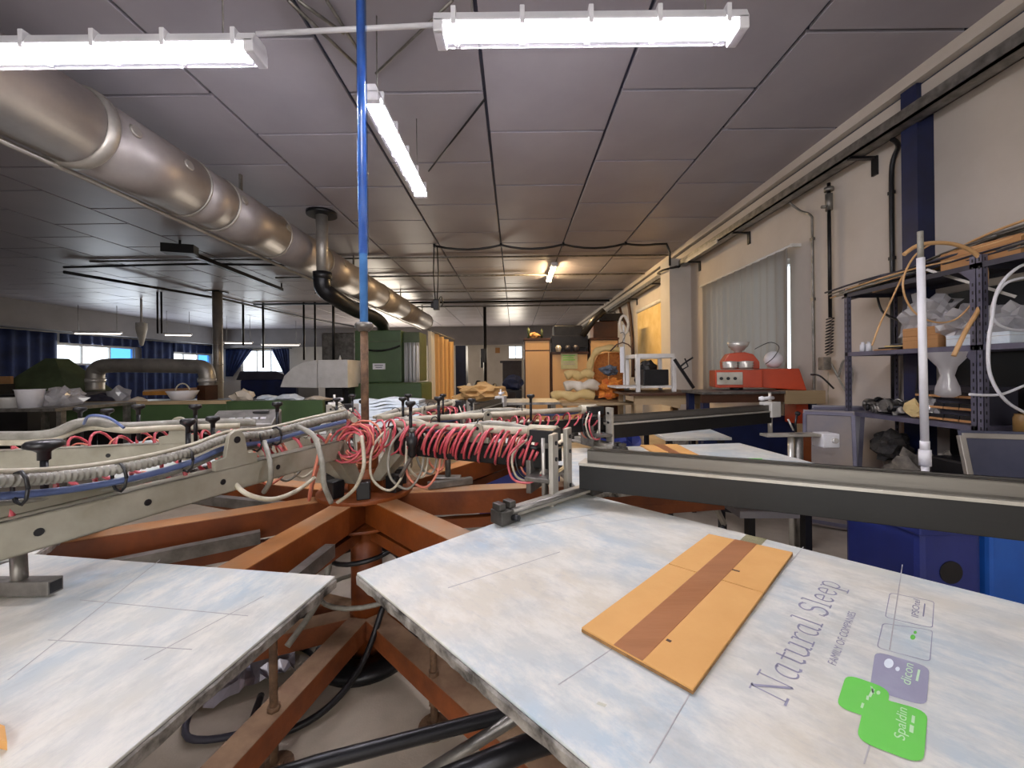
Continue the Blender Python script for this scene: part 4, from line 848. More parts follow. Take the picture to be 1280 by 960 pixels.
# junk on dryer
def onz(px, Y, z): return Vector((P(px, 464, Y).x, Y, z))
t = thing('white_wire_basket', 'small white basket with a hoop handle on the green dryer', 'basket', onz(228, 6.15, TOPZ+.055))
part('bowl', MB().lathe([(0, 0), (.13, 0), (.20, .13), (.205, .14), (.19, .13), (.12, .015), (0, .015)], n=20), M_whitep, t)
part('handle', MB().tube([(.11*math.cos(w*.314), 0, .12+.13*math.sin(w*.314)) for w in range(11)], .010, 6), M_palehose, t)
one('orange_board', MB().hexa([onz(178, 6.8, TOPZ+.10), onz(246, 6.5, TOPZ+.12), onz(246, 6.9, TOPZ+.14), onz(180, 7.1, TOPZ+.12), onz(178, 6.8, TOPZ+.16), onz(246, 6.5, TOPZ+.20), onz(246, 6.9, TOPZ+.22), onz(180, 7.1, TOPZ+.18)]), mat('orange_board', 'c88a3c', 'a8702a', 4, .6), 'long flat orange board lying on the green dryer', 'board')
one('brown_crate', MB().box(tuple(onz(246, 6.9, TOPZ)), tuple(onz(272, 7.2, TOPZ+.25))), M_woodd, 'low dark brown crate right of the basket on the dryer', 'crate')
for k, (px, Y, z, r, m, nm, lb, ct) in enumerate([
    (148, 6.5, .12, (.16, .12, .14), M_poly, 'plastic_bag', 'crumpled clear bag left on the green dryer top', 'bag'),
    (127, 6.4, .07, (.22, .15, .09), M_rackd, 'grey_bundle', 'flat grey bundle at the left end of the green dryer', 'bundle'),
    (172, 6.3, .05, (.12, .10, .06), M_cloth, 'white_rag', 'small white rag before the orange board', 'rag'),
    (304, 6.4, .10, (.16, .12, .11), M_cloth, 'cloth_heap', 'pale cloth heap right of the galvanised post on the dryer', 'cloth'),
    (335, 6.4, .06, (.16, .12, .06), M_paper, 'paper_heap', 'first white paper heap on the right part of the dryer', 'paper'),
    (362, 6.4, .06, (.20, .12, .07), M_paper, 'paper_heap', 'second white paper heap, nearer the white hood', 'paper'),
    (398, 6.4, .04, (.18, .12, .05), M_cloth, 'cloth_heap', 'flat pale cloth just before the oven gap', 'cloth')]):
    one(nm, blob(onz(px, Y, TOPZ+z-.01), r, k+3, .3, 2, flat=-z+.011), m, lb, ct)
t = thing('blue_machine', 'low navy blue machine body before the far back window', 'machine', (0, 0, 0))
part('body', MB().box((P(300, 490, 9).x, 9, 0), (P(372, 490, 9).x, 10, P(300, 475, 9).z)), M_bluepaint, t, .03)
part('top_hump', MB().hexa([P(295, 475, 9.2), P(372, 475, 9.2), P(372, 475, 9.9), P(295, 475, 9.9), P(300, 464, 9.2), P(345, 464, 9.2), P(345, 464, 9.9), P(300, 464, 9.9)]), M_rackd, t, .02)
# curved white hood
t = thing('white_hood_duct', 'white curved hood duct joining the left side of the green oven', 'hood')
pts = [(437, 485), (437, 450), (397, 450), (375, 453), (360, 461), (350, 473), (345, 485)]
Yh = 7.4
part('elbow', MB().prism([(P(a, b, Yh).x, P(a, b, Yh).z) for a, b in [(396, 485), (396, 450), (380, 452), (366, 459), (355, 470), (350, 484)]], Yh, Yh+.7, X=lambda a, b, h: (a, h, b)), M_white, t, .01)
part('box_section', MB().box((P(397, 485, Yh).x, Yh, P(397, 485, Yh).z), (P(435, 485, Yh).x, Yh+.7, P(397, 450, Yh).z)), M_white, t, .01)
part('stand', MB().box((P(400, 485, Yh).x, Yh+.2, 0), (P(430, 485, Yh).x, Yh+.6, P(397, 485, Yh).z)), M_blackm, t)
part('spike', MB().cyl(P(425, 450, 7.6), P(425, 444, 7.6), .03, 8, r2=.005), M_white, t)
one('grey_tank', MB().prism([(P(a, 450, 9.3).x, 0) for a in ()] or [(0,0),(1,0),(1,.6),(0,.6)], 0, 1, X=lambda a, b, h: (P(402, 450, 9.3).x+a*.78, 9.3+b, P(402, 452, 9.3).z+h*.66)), M_steel, 'grey galvanised tank left of the oven top', 'tank', bv=.03)
part('stand', MB().box((P(404, 452, 9.3).x, 9.4, 0), (P(440, 452, 9.3).x, 9.8, P(402, 452, 9.3).z)), M_blackm, thing('tank_stand', 'dark stand under the grey tank, almost hidden', 'stand'))
# green oven
t = thing('green_oven', 'tall green enamelled drying oven with a small label plate', 'oven')
Y = 8.2; a = P(443, 413, Y); b = P(502, 478, Y)
q = part('upper_cabinet', MB().box((a.x, Y, b.z), (b.x, Y+.9, a.z)), M_green, t, .02)
part('top_edge', MB().box((a.x, Y-.02, a.z-.24), (b.x, Y, a.z-.22)), M_greend, q); part('label_plate', MB().cbox(P(474, 458, Y)+Vector((0,-.01,0)), (.25, .02, .12)), M_whitep, q)
part('lettering', MB().cbox(P(474, 458, Y)+Vector((0,-.022,.02)), (.17, .002, .015)).cbox(P(474, 458, Y)+Vector((0,-.022,-.02)), (.13, .002, .015)), M_bluepaint, q)
part('curved_handle', MB().tube([(a.x+.12+.09*i, Y-.03-.03*math.sin(i*.35), a.z-.42+.004*(i-4)**2) for i in range(10)], .018, 6), M_blackm, q)
part('side_extension', MB().box((b.x, Y+.15, b.z+.02), (b.x+.34, Y+.8, a.z-.03)), M_greend, t, .01)
part('lower_cabinet', MB().box((P(428, 480, 7.9).x, 7.9, .0), (P(527, 480, 7.9).x, 8.9, P(480, 479, 7.9).z)), M_green, t, .03)
for i in range(4): part('plastic_strip', fold_sheet((b.x+.03+.08*i, Y+.11, 0), (b.x+.10+.08*i, Y+.10, 0), b.z, a.z-.25, 1, .01, .01, 6, i), M_poly, t)
part('side_frame', MB().box((P(412, 500, 7.5).x, 7.5, 0), (P(428, 500, 7.5).x, 7.85, P(412, 487, 7.2).z)), M_black, t)
one('white_bottle', MB().lathe([(0,0),(.05,0),(.05,.16),(.02,.2),(.02,.24),(0,.24)], P(420, 517, 6.9), 12), M_whitep, 'white bottle standing in the dark gap left of the oven', 'bottle')
part('shelf', MB().box((P(406, 519, 6.8).x, 6.75, P(390, 519.5, 6.9).z-.03), (P(440, 519, 6.8).x, 7.1, P(420, 517, 6.9).z)).box((P(408, 519, 6.8).x, 6.8, 0), (P(412, 519, 6.8).x, 6.9, P(420, 517, 6.9).z-.03)), M_steel, thing('bottle_ledge', 'grey ledge carrying the white bottle', 'shelf'))
# white paper stack on far platen
t = thing('paper_stack', 'stack of rippled white sheets on the far platen before the oven', 'paper stack', (0, 0, 0))
a = PZ(447, 524, HZ+.003); W_ = P(527, 524, a.y).x-a.x
for j in range(7):
    vs = []; n = 16; z = HZ+.004+j*.031
    for dz in (0, .026):
        for yy in (0, .32):
            for i in range(n+1): k = i/n; vs.append((a.x+W_*k+.01*math.sin(j*2), a.y+yy-.1, z+dz+(.012*math.sin(k*9+j*.5)+.006*math.sin(k*17))*min(1, j/3)))
    m_ = n+1; fs = []
    for i in range(n): fs += [(i, i+1, m_+i+1, m_+i), (2*m_+i, 3*m_+i, 3*m_+i+1, 2*m_+i+1), (i, 2*m_+i, 2*m_+i+1, i+1), (m_+i, m_+i+1, 3*m_+i+1, 3*m_+i)]
    fs += [(0, m_, 3*m_, 2*m_), (n, 2*m_+n, 3*m_+n, m_+n)]
    part('sheet', MB().add(vs, fs, 0, False), M_paper, t)
# left table with buckets
t = thing('work_table', 'grey work table at the far left behind the print arms', 'table')
z = P(30, 510, 5).z
part('table_top', MB().box((P(-60, 510, 5).x, 4.9, z-.04), (P(80, 510, 5).x, 6.0-.05, z)), M_steel, t)
for x in (P(-50, 510, 5).x, P(70, 510, 5).x): part('leg', MB().box((x, 5, 0), (x+.06, 5.06, z-.04)), M_steel, t); part('leg', MB().box((x, 5.85, 0), (x+.06, 5.91, z-.04)), M_steel, t)
one('white_bucket', MB().lathe([(0, 0), (.10, 0), (.13, .22), (.14, .23), (.12, .22), (.09, .02), (0, .02)], (P(32, 520, 5.0).x, 5.05, z), 18), M_whitep, 'white bucket on the grey table at the far left', 'bucket')
one('white_tub', MB().lathe([(0, 0), (.12, 0), (.14, .12), (.15, .13), (0, .13)], (P(4, 520, 5.0).x, 5.1, z), 18), M_white, 'low white tub at the very left on the grey table', 'tub')
one('plastic_bag', blob((P(66, 515, 5.2).x, 5.3, z+.10), (.22, .16, .14), 21, .3, 3, flat=-.098), M_poly, 'crumpled plastic bag right of the white bucket', 'bag')
one('dark_machine', MB().box((P(-80, 500, 7.2).x, 6.6, 0), (P(85, 500, 7.2).x, 7.4, P(30, 492, 7).z)).box((P(-80, 500, 7.2).x, 6.7, P(30, 492, 7).z), (P(10, 500, 7.2).x, 7.3, P(30, 480, 7).z)), M_black, 'black machine bulk under the green hood at the far left', 'machine')
# hanging pipes in the back left
for k, (px, y0, y1, Y) in enumerate([(380, 413, 450, 14), (394, 416, 452, 14), (417, 372, 486, 9.0), (304, 398, 432, 14), (329, 405, 460, 14)]):
    a = P(px, y0, Y); b = P(px, y1, Y)
    one('drop_pipe', MB().cyl((a.x, Y, CZ), b, .035 if k != 2 else .03, 8), M_blackm, ['thick dark drop pipe left of the grey tank', 'thin drop pipe just left of the grey tank', 'thin dark rod passing before the white hood', 'thin cable drop left of the back window', 'thin pipe drop before the back window'][k], 'pipe', 'drop pipes')
# ================================================================ MIDDLE BACKGROUND
t = thing('strip_curtain', 'tall curtain, half white and half orange, right of the oven', 'curtain')
part('cloth', fold_sheet(tuple(P(537, 505, 9.2))[:2]+(0,), (P(545, 505, 9.4).x, 9.4, 0), .01, P(536, 413, 9.2).z, 2, .03, .02, 6, 1), m_wh, t, label='white half')
for i in range(4): part('cloth', fold_sheet((P(545+5.5*i, 505, 9.5).x, 9.4+.05*i, 0), (P(550.5+5.5*i, 505, 9.5).x, 9.45+.05*i, 0), .01, P(545, 418+3*i, 9.5).z, 1, .02, .02, 6, i), m_or, t, label='orange half')
part('curtain_rod', MB().cyl(P(535, 412, 9.2), P(568, 425, 9.7), .02, 8), M_steel, t)
one('dark_locker', MB().box((P(570, 500, 14).x, 14, 0), (P(583, 500, 14).x, 14.6, P(570, 432, 14).z)), M_bluepaint, 'narrow dark locker behind the orange curtain', 'locker')
t = thing('black_pole', 'black pole with clamps standing before the back wall', 'pole', (P(606, 400, 15).x, 15, 0))
part('pole', MB().cyl((0,0,0), (0,0,CZ-.02), .06, 10), M_blackm, t); part('clamp', MB().cbox((-.06, -.04, 2.0), (.2, .16, .5)).cbox((-.12, -.06, 1.75), (.1, .1, .4)), M_black, t, .02)
t = thing('dark_workbench', 'dark cluttered bench under the small back window', 'workbench')
zb = P(640, 488, 12).z
part('bench_top', MB().box((P(575, 488, 12).x, 12, zb-.06), (P(652, 488, 12).x, 12.8, zb)), M_blackm, t); [part('leg_frame', MB().box((P(q_, 488, 12).x, 12.1, 0), (P(q_+5, 488, 12).x, 12.7, zb-.06)), M_blackm, t) for q_ in (577, 645)]
rr = random.Random(5)
for k, (px, w, h, m, nm, lb, ct) in enumerate([(586, .18, .22, M_whitep, 'white_jug', 'white jug on the dark bench', 'jug'), (598, .3, .3, M_blackm, 'press_tool', 'black press tool standing on the dark bench', 'tool'), (618, .22, .2, M_steel, 'grey_machine', 'small grey machine on the dark bench', 'machine')]):
    one(nm, MB().lathe([(0,0),(w*.45,0),(w*.5,h*.5),(w*.3,h*.8),(w*.2,h),(0,h)], (P(px, 488, 12.3).x, 12.3, zb), 14), m, lb, ct)
one('navy_cloth_pile', blob((P(642, 480, 12.3).x, 12.35, zb+.2), (.32, .25, .24), 5, .3, 2, flat=-.199), M_navy, 'pile of navy cloth on the right end of the dark bench', 'cloth')
t = thing('wall_shelf', 'grey shelf box under the small back window', 'shelf'); part('board', MB().box((P(625, 450, 16).x, 16, P(625, 452, 16).z-.05), (P(652, 450, 16).x, 16.5, P(625, 451, 16).z)).box((P(628, 450, 16).x, 16.1, 0), (P(652, 450, 16).x, 16.5, P(625, 452, 16).z-.05)), M_rackd, t)
one('wall_picture', MB().cbox((P(622, 438, BY).x, BY-.02, P(622, 438, BY).z), (.25, .03, .3)), M_card2, 'small brown picture on the back wall', 'picture')
# cream/brown rubble of wrapped goods before the cabinets
one('wrapped_parcel', blob(onz(603, 5.2, .93)+Vector((0,0,.20)), (.30, .22, .12), 4, .25, 3, flat=-.1), mat('kraft_wrap', 'c9a26a', 'a8814e', 6, .7), 'crumpled tan wrapped parcel behind the press centre', 'parcel')
t = thing('packing_table', 'grey packing table behind the press centre', 'table'); z = 1.02
part('table_top', MB().box((-1.6, 4.95, z-.03), (.55, 5.7, z)), M_steel, t)
for x, y in ((-1.55, 5.0), (.45, 5.0), (-1.55, 5.6), (.45, 5.6)): part('leg', MB().box((x, y, 0), (x+.05, y+.05, z-.03)), M_steel, t)
# cabinets
Yc = 10.2
def XZ(px, py, Y): p = P(px, py, Y); return p.x, p.z
def cab(px0, px1, py, label, door=None, Y=Yc, d=.8):
    x0, z1 = XZ(px0, py, Y); x1 = XZ(px1, py, Y)[0]
    t = thing('wardrobe_cabinet', label, 'cabinet', (x0, Y, 0), 0, 'warm wooden cabinets')
    W_ = x1-x0
    part('carcass', MB().box((0, .03, 0), (W_-.01, d, z1)), M_woodd, t)
    zs = [0.02] + (door or []) + [z1-.05]
    for i in range(len(zs)-1): part('door', MB().box((.03, 0, zs[i]+.015), (W_-.04, .03, zs[i+1]-.015)), M_wood, t, .003)
    part('top_board', MB().box((0, -.03, z1-.045), (W_-.008, d, z1)), M_woodd, t)
    return t, x0, x1, z1
t1, cx0, cx1, cz1 = cab(655, 688.5, 423, 'tall orange-brown cabinet, the leftmost of three', [1.4+.52])
t2, dx0, dx1, dz1 = cab(689, 736, 440, 'wide lower orange-brown cabinet with a paper notice')
t3, e0, e1, ez1 = cab(737, 774, 422.5, 'tall orange-brown cabinet at the right of the dark shelf box')
n0 = P(701, 441.5, Yc-.01); n1 = P(722, 461, Yc-.01)
q = part('paper_notice', MB().box((n0.x-dx0, -.012, n1.z), (n1.x-dx0, -.002, n0.z)), mat('notice_paper', 'b9bf9f', 'a8b08e', 9, .8), t2)
for i in range(5): part('notice_line', MB().box((n0.x-dx0+.05, -.016, n0.z-.07-.055*i), (n1.x-dx0-.06-.03*(i % 2), -.0125, n0.z-.05-.055*i)), M_prg if i < 3 else M_mark, q)
t = thing('dark_shelf_box', 'black shelf box with glassware above the lower cabinet', 'shelf'); zt_ = P(700, 419, Yc).z
part('box', MB().box((dx0+.02, Yc+.05, dz1), (dx1-.02, Yc+.1, zt_)).box((dx0+.02, Yc-.02, zt_-.32), (dx1-.02, Yc+.7, zt_-.02)).box((dx0+.02, Yc, dz1), (dx0+.08, Yc+.7, zt_-.3)).box((dx1-.08, Yc, dz1), (dx1-.02, Yc+.7, zt_-.3)), M_blackm, t, .005)
for k, x in enumerate((.18, .42, .62)): one('glass_jar', MB().lathe([(0,0),(.07,0),(.08,.1),(.05,.16),(0,.16)], (dx0+x, Yc+.03-.1+.05, dz1+.002), 12).box((dx0+x-.01, Yc, dz1), (dx0+x+.01, Yc+.01, dz1+.02)), M_silver if k == 0 else M_rackd, ['shiny jar inside the black shelf box', 'dark jar in the middle of the black shelf box', 'dark jar at the right of the black shelf box'][k], 'jar')
for k, (px0, px1, py0, py1, m, lb) in enumerate([(692, 727, 407, 419, M_blackm, 'black case on the dark shelf box above the lower cabinet'), (741, 771, 402, 421, M_woodd, 'brown box on top of the right tall cabinet'), (748, 778, 392, 402, M_blackm, 'black case stacked on the brown box under the ceiling')]):
    a = P(px0, py1, Yc+.2); b = P(px1, py0, Yc+.2); zl = (zt_-.02, ez1, P(741, 402, Yc+.2).z)[k]
    one(('black_case', 'brown_box', 'black_case')[k], MB().box((a.x, Yc+.1, zl), (b.x, Yc+.6, b.z)), m, lb, 'box', bv=.02)
one('dark_tubes', MB().tube([P(728, 420, Yc), P(742, 400, Yc), P(755, 388, Yc)], .08, 10), M_blackm, 'dark tube leaning over the cabinets', 'tube')
one('small_figure', blob((cx0+.28, Yc+.3, cz1+.09), (.14, .08, .09), 9, .2, 2, flat=-.089), M_card2, 'small brown ornament on the left tall cabinet', 'ornament')
one('cactus', MB().lathe([(0,0),(.03,0),(.035,.25),(.0,.3)], (cx0+.12, Yc+.2, cz1), 8).lathe([(0,0),(.03,0),(.03,.22),(.0,.26)], (cx0+.46, Yc+.2, cz1), 8), M_greend, 'two thin green spikes on the left tall cabinet', 'plant')
# padded chair + cloth bundles + hanger
Yq = 6.4
t = thing('arched_chair', 'high arched cream chair with an orange wicker back', 'chair')
ar = [P(740, 494, Yq), P(737, 465, Yq), P(740, 448, Yq), P(748, 438, Yq), P(762, 435, Yq), P(776, 438, Yq)]
part('arch_pad', MB().tube(smooth(ar, 5), [.05+.01*math.sin(i) for i in range(26)], 10), M_cream, t)
part('wicker_back', MB().prism([(P(a, b, Yq).x, P(a, b, Yq).z) for a, b in [(764, 498), (764, 440), (776, 440), (782, 460), (778, 500)]], Yq+.1, Yq+.16, X=lambda a, b, h: (a, h, b)), M_wicker, t, .01)
part('wicker_back', MB().prism([(P(a, b, Yq).x, P(a, b, Yq).z) for a, b in [(744, 498), (744, 455), (750, 443), (762, 440), (762, 498)]], Yq+.1, Yq+.16, X=lambda a, b, h: (a, h, b)), M_wicker, t, .01)
part('seat', MB().box((P(738, 500, Yq).x, Yq-.1, .55), (P(776, 500, Yq).x, Yq+.5, 1.0)), M_woodd, t)
for x in (P(740, 500, Yq).x, P(770, 500, Yq).x): part('leg', MB().box((x, Yq, 0), (x+.06, Yq+.06, .55)), M_woodd, t)
for k, (px, py, Y, r, lb) in enumerate([(724, 470, 5.9, (.20, .14, .07), 'upper wavy cream foam roll before the arched chair'), (727, 484, 5.8, (.24, .16, .08), 'middle wavy cream foam roll before the arched chair'), (716, 496, 5.7, (.30, .18, .07), 'lowest cream foam roll before the arched chair')]):
    vs = MB(); c = P(px, py, Y)
    vs.tube(smooth([c+Vector((-r[0], 0, .0)), c+Vector((-r[0]*.5, 0, .035)), c, c+Vector((r[0]*.5, 0, .04)), c+Vector((r[0], 0, .0))], 4), [r[2]*(.9+.15*math.sin(i*1.1)) for i in range(17)], 12)
    one('foam_roll', vs, M_cream if k != 1 else M_cloth, lb, 'foam roll', 'cream foam rolls')
t = thing('display_table', 'low table under the foam rolls and the orange fabric', 'table')
z = P(716, 496, 5.7).z-.075
part('table_top', MB().box((P(700, 500, 5.7).x, 5.45, z-.03), (P(792, 500, 5.7).x, 6.15, z)), M_board, t)
for x, y in ((P(702, 500, 5.7).x, 5.5), (P(785, 500, 5.7).x, 5.5)): part('leg', MB().box((x, y, 0), (x+.05, y+.05, z-.03)), M_board, t)
one('orange_fabric', blob(P(766, 486, 5.8)+Vector((0,0,-.0)), (.18, .14, .13), 12, .35, 3, flat=-.17), mat('orange_fabric', 'd88a30', 'b3541c', 14, .8), 'bunched bright orange patterned fabric beside the foam rolls', 'fabric')
one('grey_bag', blob(P(761, 463, 5.9), (.13, .10, .07), 13, .25, 3), mat('slate_bag', '66707e', '2a3440', 5, .6), 'slate grey bag resting on the orange fabric', 'bag')
t = thing('clothes_hanger', 'dark clothes hanger hanging before the wicker back', 'hanger')
hc = P(778, 428, 5.6)
part('shoulders', MB().tube([hc+Vector((-.17,0,-.12)), hc+Vector((-.08,0,-.03)), hc, hc+Vector((.08,0,-.03)), hc+Vector((.15,0,-.10)), hc+Vector((.15,0,-.17))], .010, 6), M_woodd, t)
part('hook', MB().tube([hc+Vector((.035*math.sin(w*.5), 0, .09-.05*math.cos(w*.5)))+Vector((0,0,-.04*(w == 0))) for w in range(9)], .006, 6), M_steel, t)
t = thing('garment_stand', 'thin pale stand carrying the hanger and a round ring', 'stand', (hc.x+.04, 5.68, 0))
part('pole', MB().cyl((0,0,0), (0,0,hc.z+.25), .015, 10), M_white, t); part('base', MB().cyl((0,0,0), (0,0,.03), .18, 18), M_blackm, t)
part('ring', MB().tube([(.10*math.cos(w*.35)*.6, -.02, hc.z+.25+.13*math.sin(w*.35)) for w in range(19)], .018, 8), M_cloth, t)
part('board', MB().box((-.06, -.03, hc.z-.42), (-.01, -.015, hc.z-.06)), M_whitep, t)
# white frame
t = thing('white_metal_frame', 'white square tube frame like a small table before the pilaster', 'frame'); Yw = 5.2
A = P(797, 445, Yw); B = P(842, 445, Yw); zt2 = A.z; zb2 = P(797, 490, Yw).z
part('top_rail', MB().bar((A.x, Yw, zt2), (B.x, Yw, zt2), .05, .05), M_white, t, .004); part('top_rail', MB().bar((A.x, Yw+.5, zt2), (B.x, Yw+.5, zt2), .05, .05), M_white, t, .004)
part('side_rail', MB().bar((A.x, Yw+.02, zt2), (A.x, Yw+.48, zt2), .05, .05), M_white, t); part('side_rail', MB().bar((B.x, Yw+.02, zt2), (B.x, Yw+.48, zt2), .05, .05), M_white, t)
for x, y in ((A.x, Yw), (B.x, Yw), (A.x, Yw+.5), (B.x, Yw+.5)): part('leg', MB().bar((x, y, zb2), (x, y, zt2-.025), .05, .05), M_white, t, .004)
part('lower_shelf', MB().box((A.x-.28, Yw, zb2+.05), (B.x, Yw+.5, zb2+.075)), M_white, t)
one('black_monitor', MB().box((P(806, 480, 5.3).x, 5.35, zb2+.078), (P(838, 480, 5.3).x, 5.5, P(806, 462, 5.3).z)), M_black, 'black flat box inside the white frame', 'monitor', bv=.01)
one('black_bag', blob(Vector((P(808, 470, 5.6).x, 5.62, zb2+.24)), (.14, .08, .16), 15, .25, 3, flat=-.16), M_black, 'black bag in the white frame, behind the flat box', 'bag')
t = thing('wooden_bench', 'raw wood bench with a dark edge under the white frame', 'bench'); zz2 = P(840, 490, 4.9).z
zz2 = zb2
part('bench_top', MB().box((P(782, 490, 5).x, 4.85, zz2-.03), (P(878, 490, 5).x, 5.9, zz2)), M_woodd, t)
part('apron', MB().box((P(790, 490, 5).x, 4.9, zz2-.14), (P(876, 490, 5).x, 4.94, zz2-.03)), M_board, t)
for x in (P(792, 490, 5).x, P(868, 490, 5).x): part('leg', MB().box((x, 4.9, 0), (x+.08, 4.98, zz2-.14)), M_board, t); part('leg', MB().box((x, 5.7, 0), (x+.08, 5.78, zz2-.03)), M_board, t)
part('diagonal_brace', MB().bar(P(797, 497, 4.92), P(850, 508, 4.92), .03, .05), M_board, t)
t = thing('leaning_tool', 'dark forked steel tool leaning on the bench before the pilaster', 'tool')
part('handle', MB().bar(P(867, 485, 4.95), P(843, 449, 4.95), .02, .035), M_blackm, t)
part('fork', MB().tube([P(848, 460, 4.95), P(858, 452, 4.95), P(866, 447, 4.95)], .012, 6).tube([P(851, 463, 4.95), P(860, 458, 4.95), P(856, 448, 4.95)], .010, 6), M_blackm, t)
# ================================================================ RED MACHINE
t = thing('long_workbench', 'long bench with steel rail and plywood end under the red machine', 'workbench'); Yb = 4.35; zt3 = P(955, 489, Yb).z
x0 = P(878, 490, Yb).x; x1 = P(1031, 490, Yb).x
part('bench_top', MB().box((x0, Yb, zt3-.03), (P(982, 490, Yb).x, Yb+.55, zt3)), M_steel, t, .003)
part('plywood_end', MB().box((P(982, 490, Yb).x+.005, Yb-.01, zt3-.14), (x1, Yb+.03, zt3)).box((P(982, 490, Yb).x, Yb+.03, zt3-.03), (min(x1, 3.40), Yb+.55, zt3-.001)), M_board, t)
part('apron', MB().box((x0, Yb+.02, zt3-.12), (P(982, 490, Yb).x-.0, Yb+.05, zt3-.03)), M_woodd, t)
for x in (x0+.03, x1-.12): part('leg', MB().box((x, Yb+.05, 0), (x+.07, Yb+.12, zt3-.12)), M_bluepaint, t); part('leg', MB().box((x, Yb+.42, 0), (x+.07, Yb+.49, zt3-.03)), M_bluepaint, t)
part('blue_panel', MB().box((x0+.1, Yb+.30, .15), (x1-.12, Yb+.34, zt3-.3)), M_bluepaint, t, label='blue panel under the bench')
part('red_box', MB().box((P(1000, 490, Yb).x, Yb+.06, zt3-.36), (P(1015, 490, Yb).x, Yb+.25, zt3-.15)), M_redmach, t)
t = thing('red_printing_machine', 'red-orange pad printing machine with bowls on the bench', 'machine', (0, 0, zt3)); Ym = 4.45
pv = Vector((P(950, 465, Ym).x, Ym, 0)); th_ = math.radians(-17); t.rotation_euler = (0, 0, th_); t.location = pv+Vector((0, .08, zt3))-Matrix.Rotation(th_, 3, 'Z')@pv
def R(px, py):
    return P(px or 955, 465, Ym).x, P(955, py or 465, Ym).z-zt3
q = part('base_box', MB().box((R(903,0)[0], Ym, R(0,485)[1]), (R(958,0)[0], Ym+.4, R(0,462)[1])), M_redmach, t, .01)
q2 = part('control_panel', MB().box((R(905,0)[0], Ym-.012, R(0,481)[1]), (R(935,0)[0], Ym-.001, R(0,465)[1])), M_alu, q, .002)
part('display', MB().box((R(908,0)[0], Ym-.02, R(0,475)[1]), (R(915,0)[0], Ym-.012, R(0,469)[1])), M_black, q2) if False else None
part('side_box', MB().hexa([(R(958,0)[0], Ym+.05, R(0,485)[1]), (R(1008,0)[0], Ym+.05, R(0,489)[1]), (R(1008,0)[0], Ym+.4, R(0,489)[1]), (R(958,0)[0], Ym+.4, R(0,485)[1]), (R(958,0)[0], Ym+.05, R(0,461)[1]), (R(1000,0)[0], Ym+.05, R(0,461)[1]), (R(1000,0)[0], Ym+.4, R(0,461)[1]), (R(958,0)[0], Ym+.4, R(0,461)[1])]), M_redmach, t, .012)
for px in (910, 918, 926): part('dial', MB().cyl((R(px,0)[0], Ym-.03, R(0,473)[1]), (R(px,0)[0], Ym-.012, R(0,473)[1]), .018, 14), M_blackm, q)
part('turret', MB().prism([R(916,461), R(957,461), R(957,452), R(950,442), R(940,439), R(922,440), R(915,450)], Ym+.08, Ym+.34, X=lambda a, b, h: (a, h, b)), M_redmach, t, .01)
for px in (922, 940):
    x, z = R(px, 457); part('silver_cup', MB().lathe([(0,-.03),(.065,-.03),(.082,-.01),(.072,.0),(.086,.018),(.074,.03),(.088,.05),(.0,.06)], (x, Ym+.06, z), 20), M_silver, t)
x, z = R(935, 440); part('bowl', MB().lathe([(0,0),(.045,0),(.04,.025),(.07,.04),(.08,.06),(.10,.075),(.105,.085),(.12,.13),(.11,.13),(.07,.06),(0,.05)], (x, Ym+.2, z), 24), M_silver, t)
part('feet', MB().cyl((R(930,0)[0], Ym+.1, 0), (R(930,0)[0], Ym+.1, R(0,484)[1]), .07, 16).cyl((R(985,0)[0], Ym+.2, 0), (R(985,0)[0], Ym+.2, R(0,484)[1]), .06, 12), M_black, t)
part('wire', hose([P(943, 436, 4.6)-Vector((0,0,zt3)), P(956, 428, 4.7)-Vector((0,0,zt3)), P(966, 434, 4.7)-Vector((0,0,zt3)), P(960, 447, 4.7)-Vector((0,0,zt3)), P(955, 455, 4.6)-Vector((0,0,zt3))], .004), M_blackm, t)
part('cable', hose([P(1008, 468, 4.5)-Vector((0,0,zt3)), P(1022, 470, 4.4)-Vector((0,0,zt3)), P(1036, 485, 4.4)-Vector((0,0,zt3))], .010), M_black, t)
one('white_ball', MB().lathe([(0,0)]+[(.10*math.sin(w*.314), .10-.10*math.cos(w*.314)) for w in range(1, 10)]+[(0,.2)], (P(972, 450, 4.72).x, 4.80, P(972, 460, 4.72).z), 20), M_whitep, 'white round pot behind the turret of the red machine', 'pot')
# vise-like fixture
t = thing('clamp_stand', 'steel clamp stand with white block behind the dark beam', 'clamp stand'); Yv = 3.1; zf = P(1000, 542, Yv).z
c = P(998, 542, Yv)
part('post', MB().cyl((c.x, Yv, 0), (c.x, Yv, zf), .03, 14), M_steel, t); part('post', MB().cyl((c.x-.06, Yv, 0), (c.x-.06, Yv, zf), .02, 14), M_silver, t)
part('cross_plate', MB().box((P(955, 541, Yv).x, Yv-.04, zf-.02), (P(1030, 541, Yv).x, Yv+.06, zf)), M_alu, t, .004)
part('white_block', MB().box((P(1022, 541, Yv).x, Yv-.06, P(1032, 558, Yv).z), (P(1042, 541, Yv).x, Yv+.06, P(1032, 541, Yv).z)), M_whitep, t, .006)
part('dial', MB().cyl((P(1035, 549, Yv).x, Yv-.08, P(1035, 549, Yv).z), (P(1035, 549, Yv).x, Yv-.06, P(1035, 549, Yv).z), .02, 14), M_silver, t)
part('lever', MB().tube([P(995, 540, Yv-.05), P(994, 530, Yv-.05), P(996, 519, Yv-.05)], .008, 8).lathe([(0,-.02),(.018,-.01),(.018,.01),(0,.02)], P(997, 517, Yv-.05), 12), M_blackm, t)
part('lever', MB().tube([P(992, 538, Yv-.02), P(985, 524, Yv-.02)], .007, 8), M_silver, t)
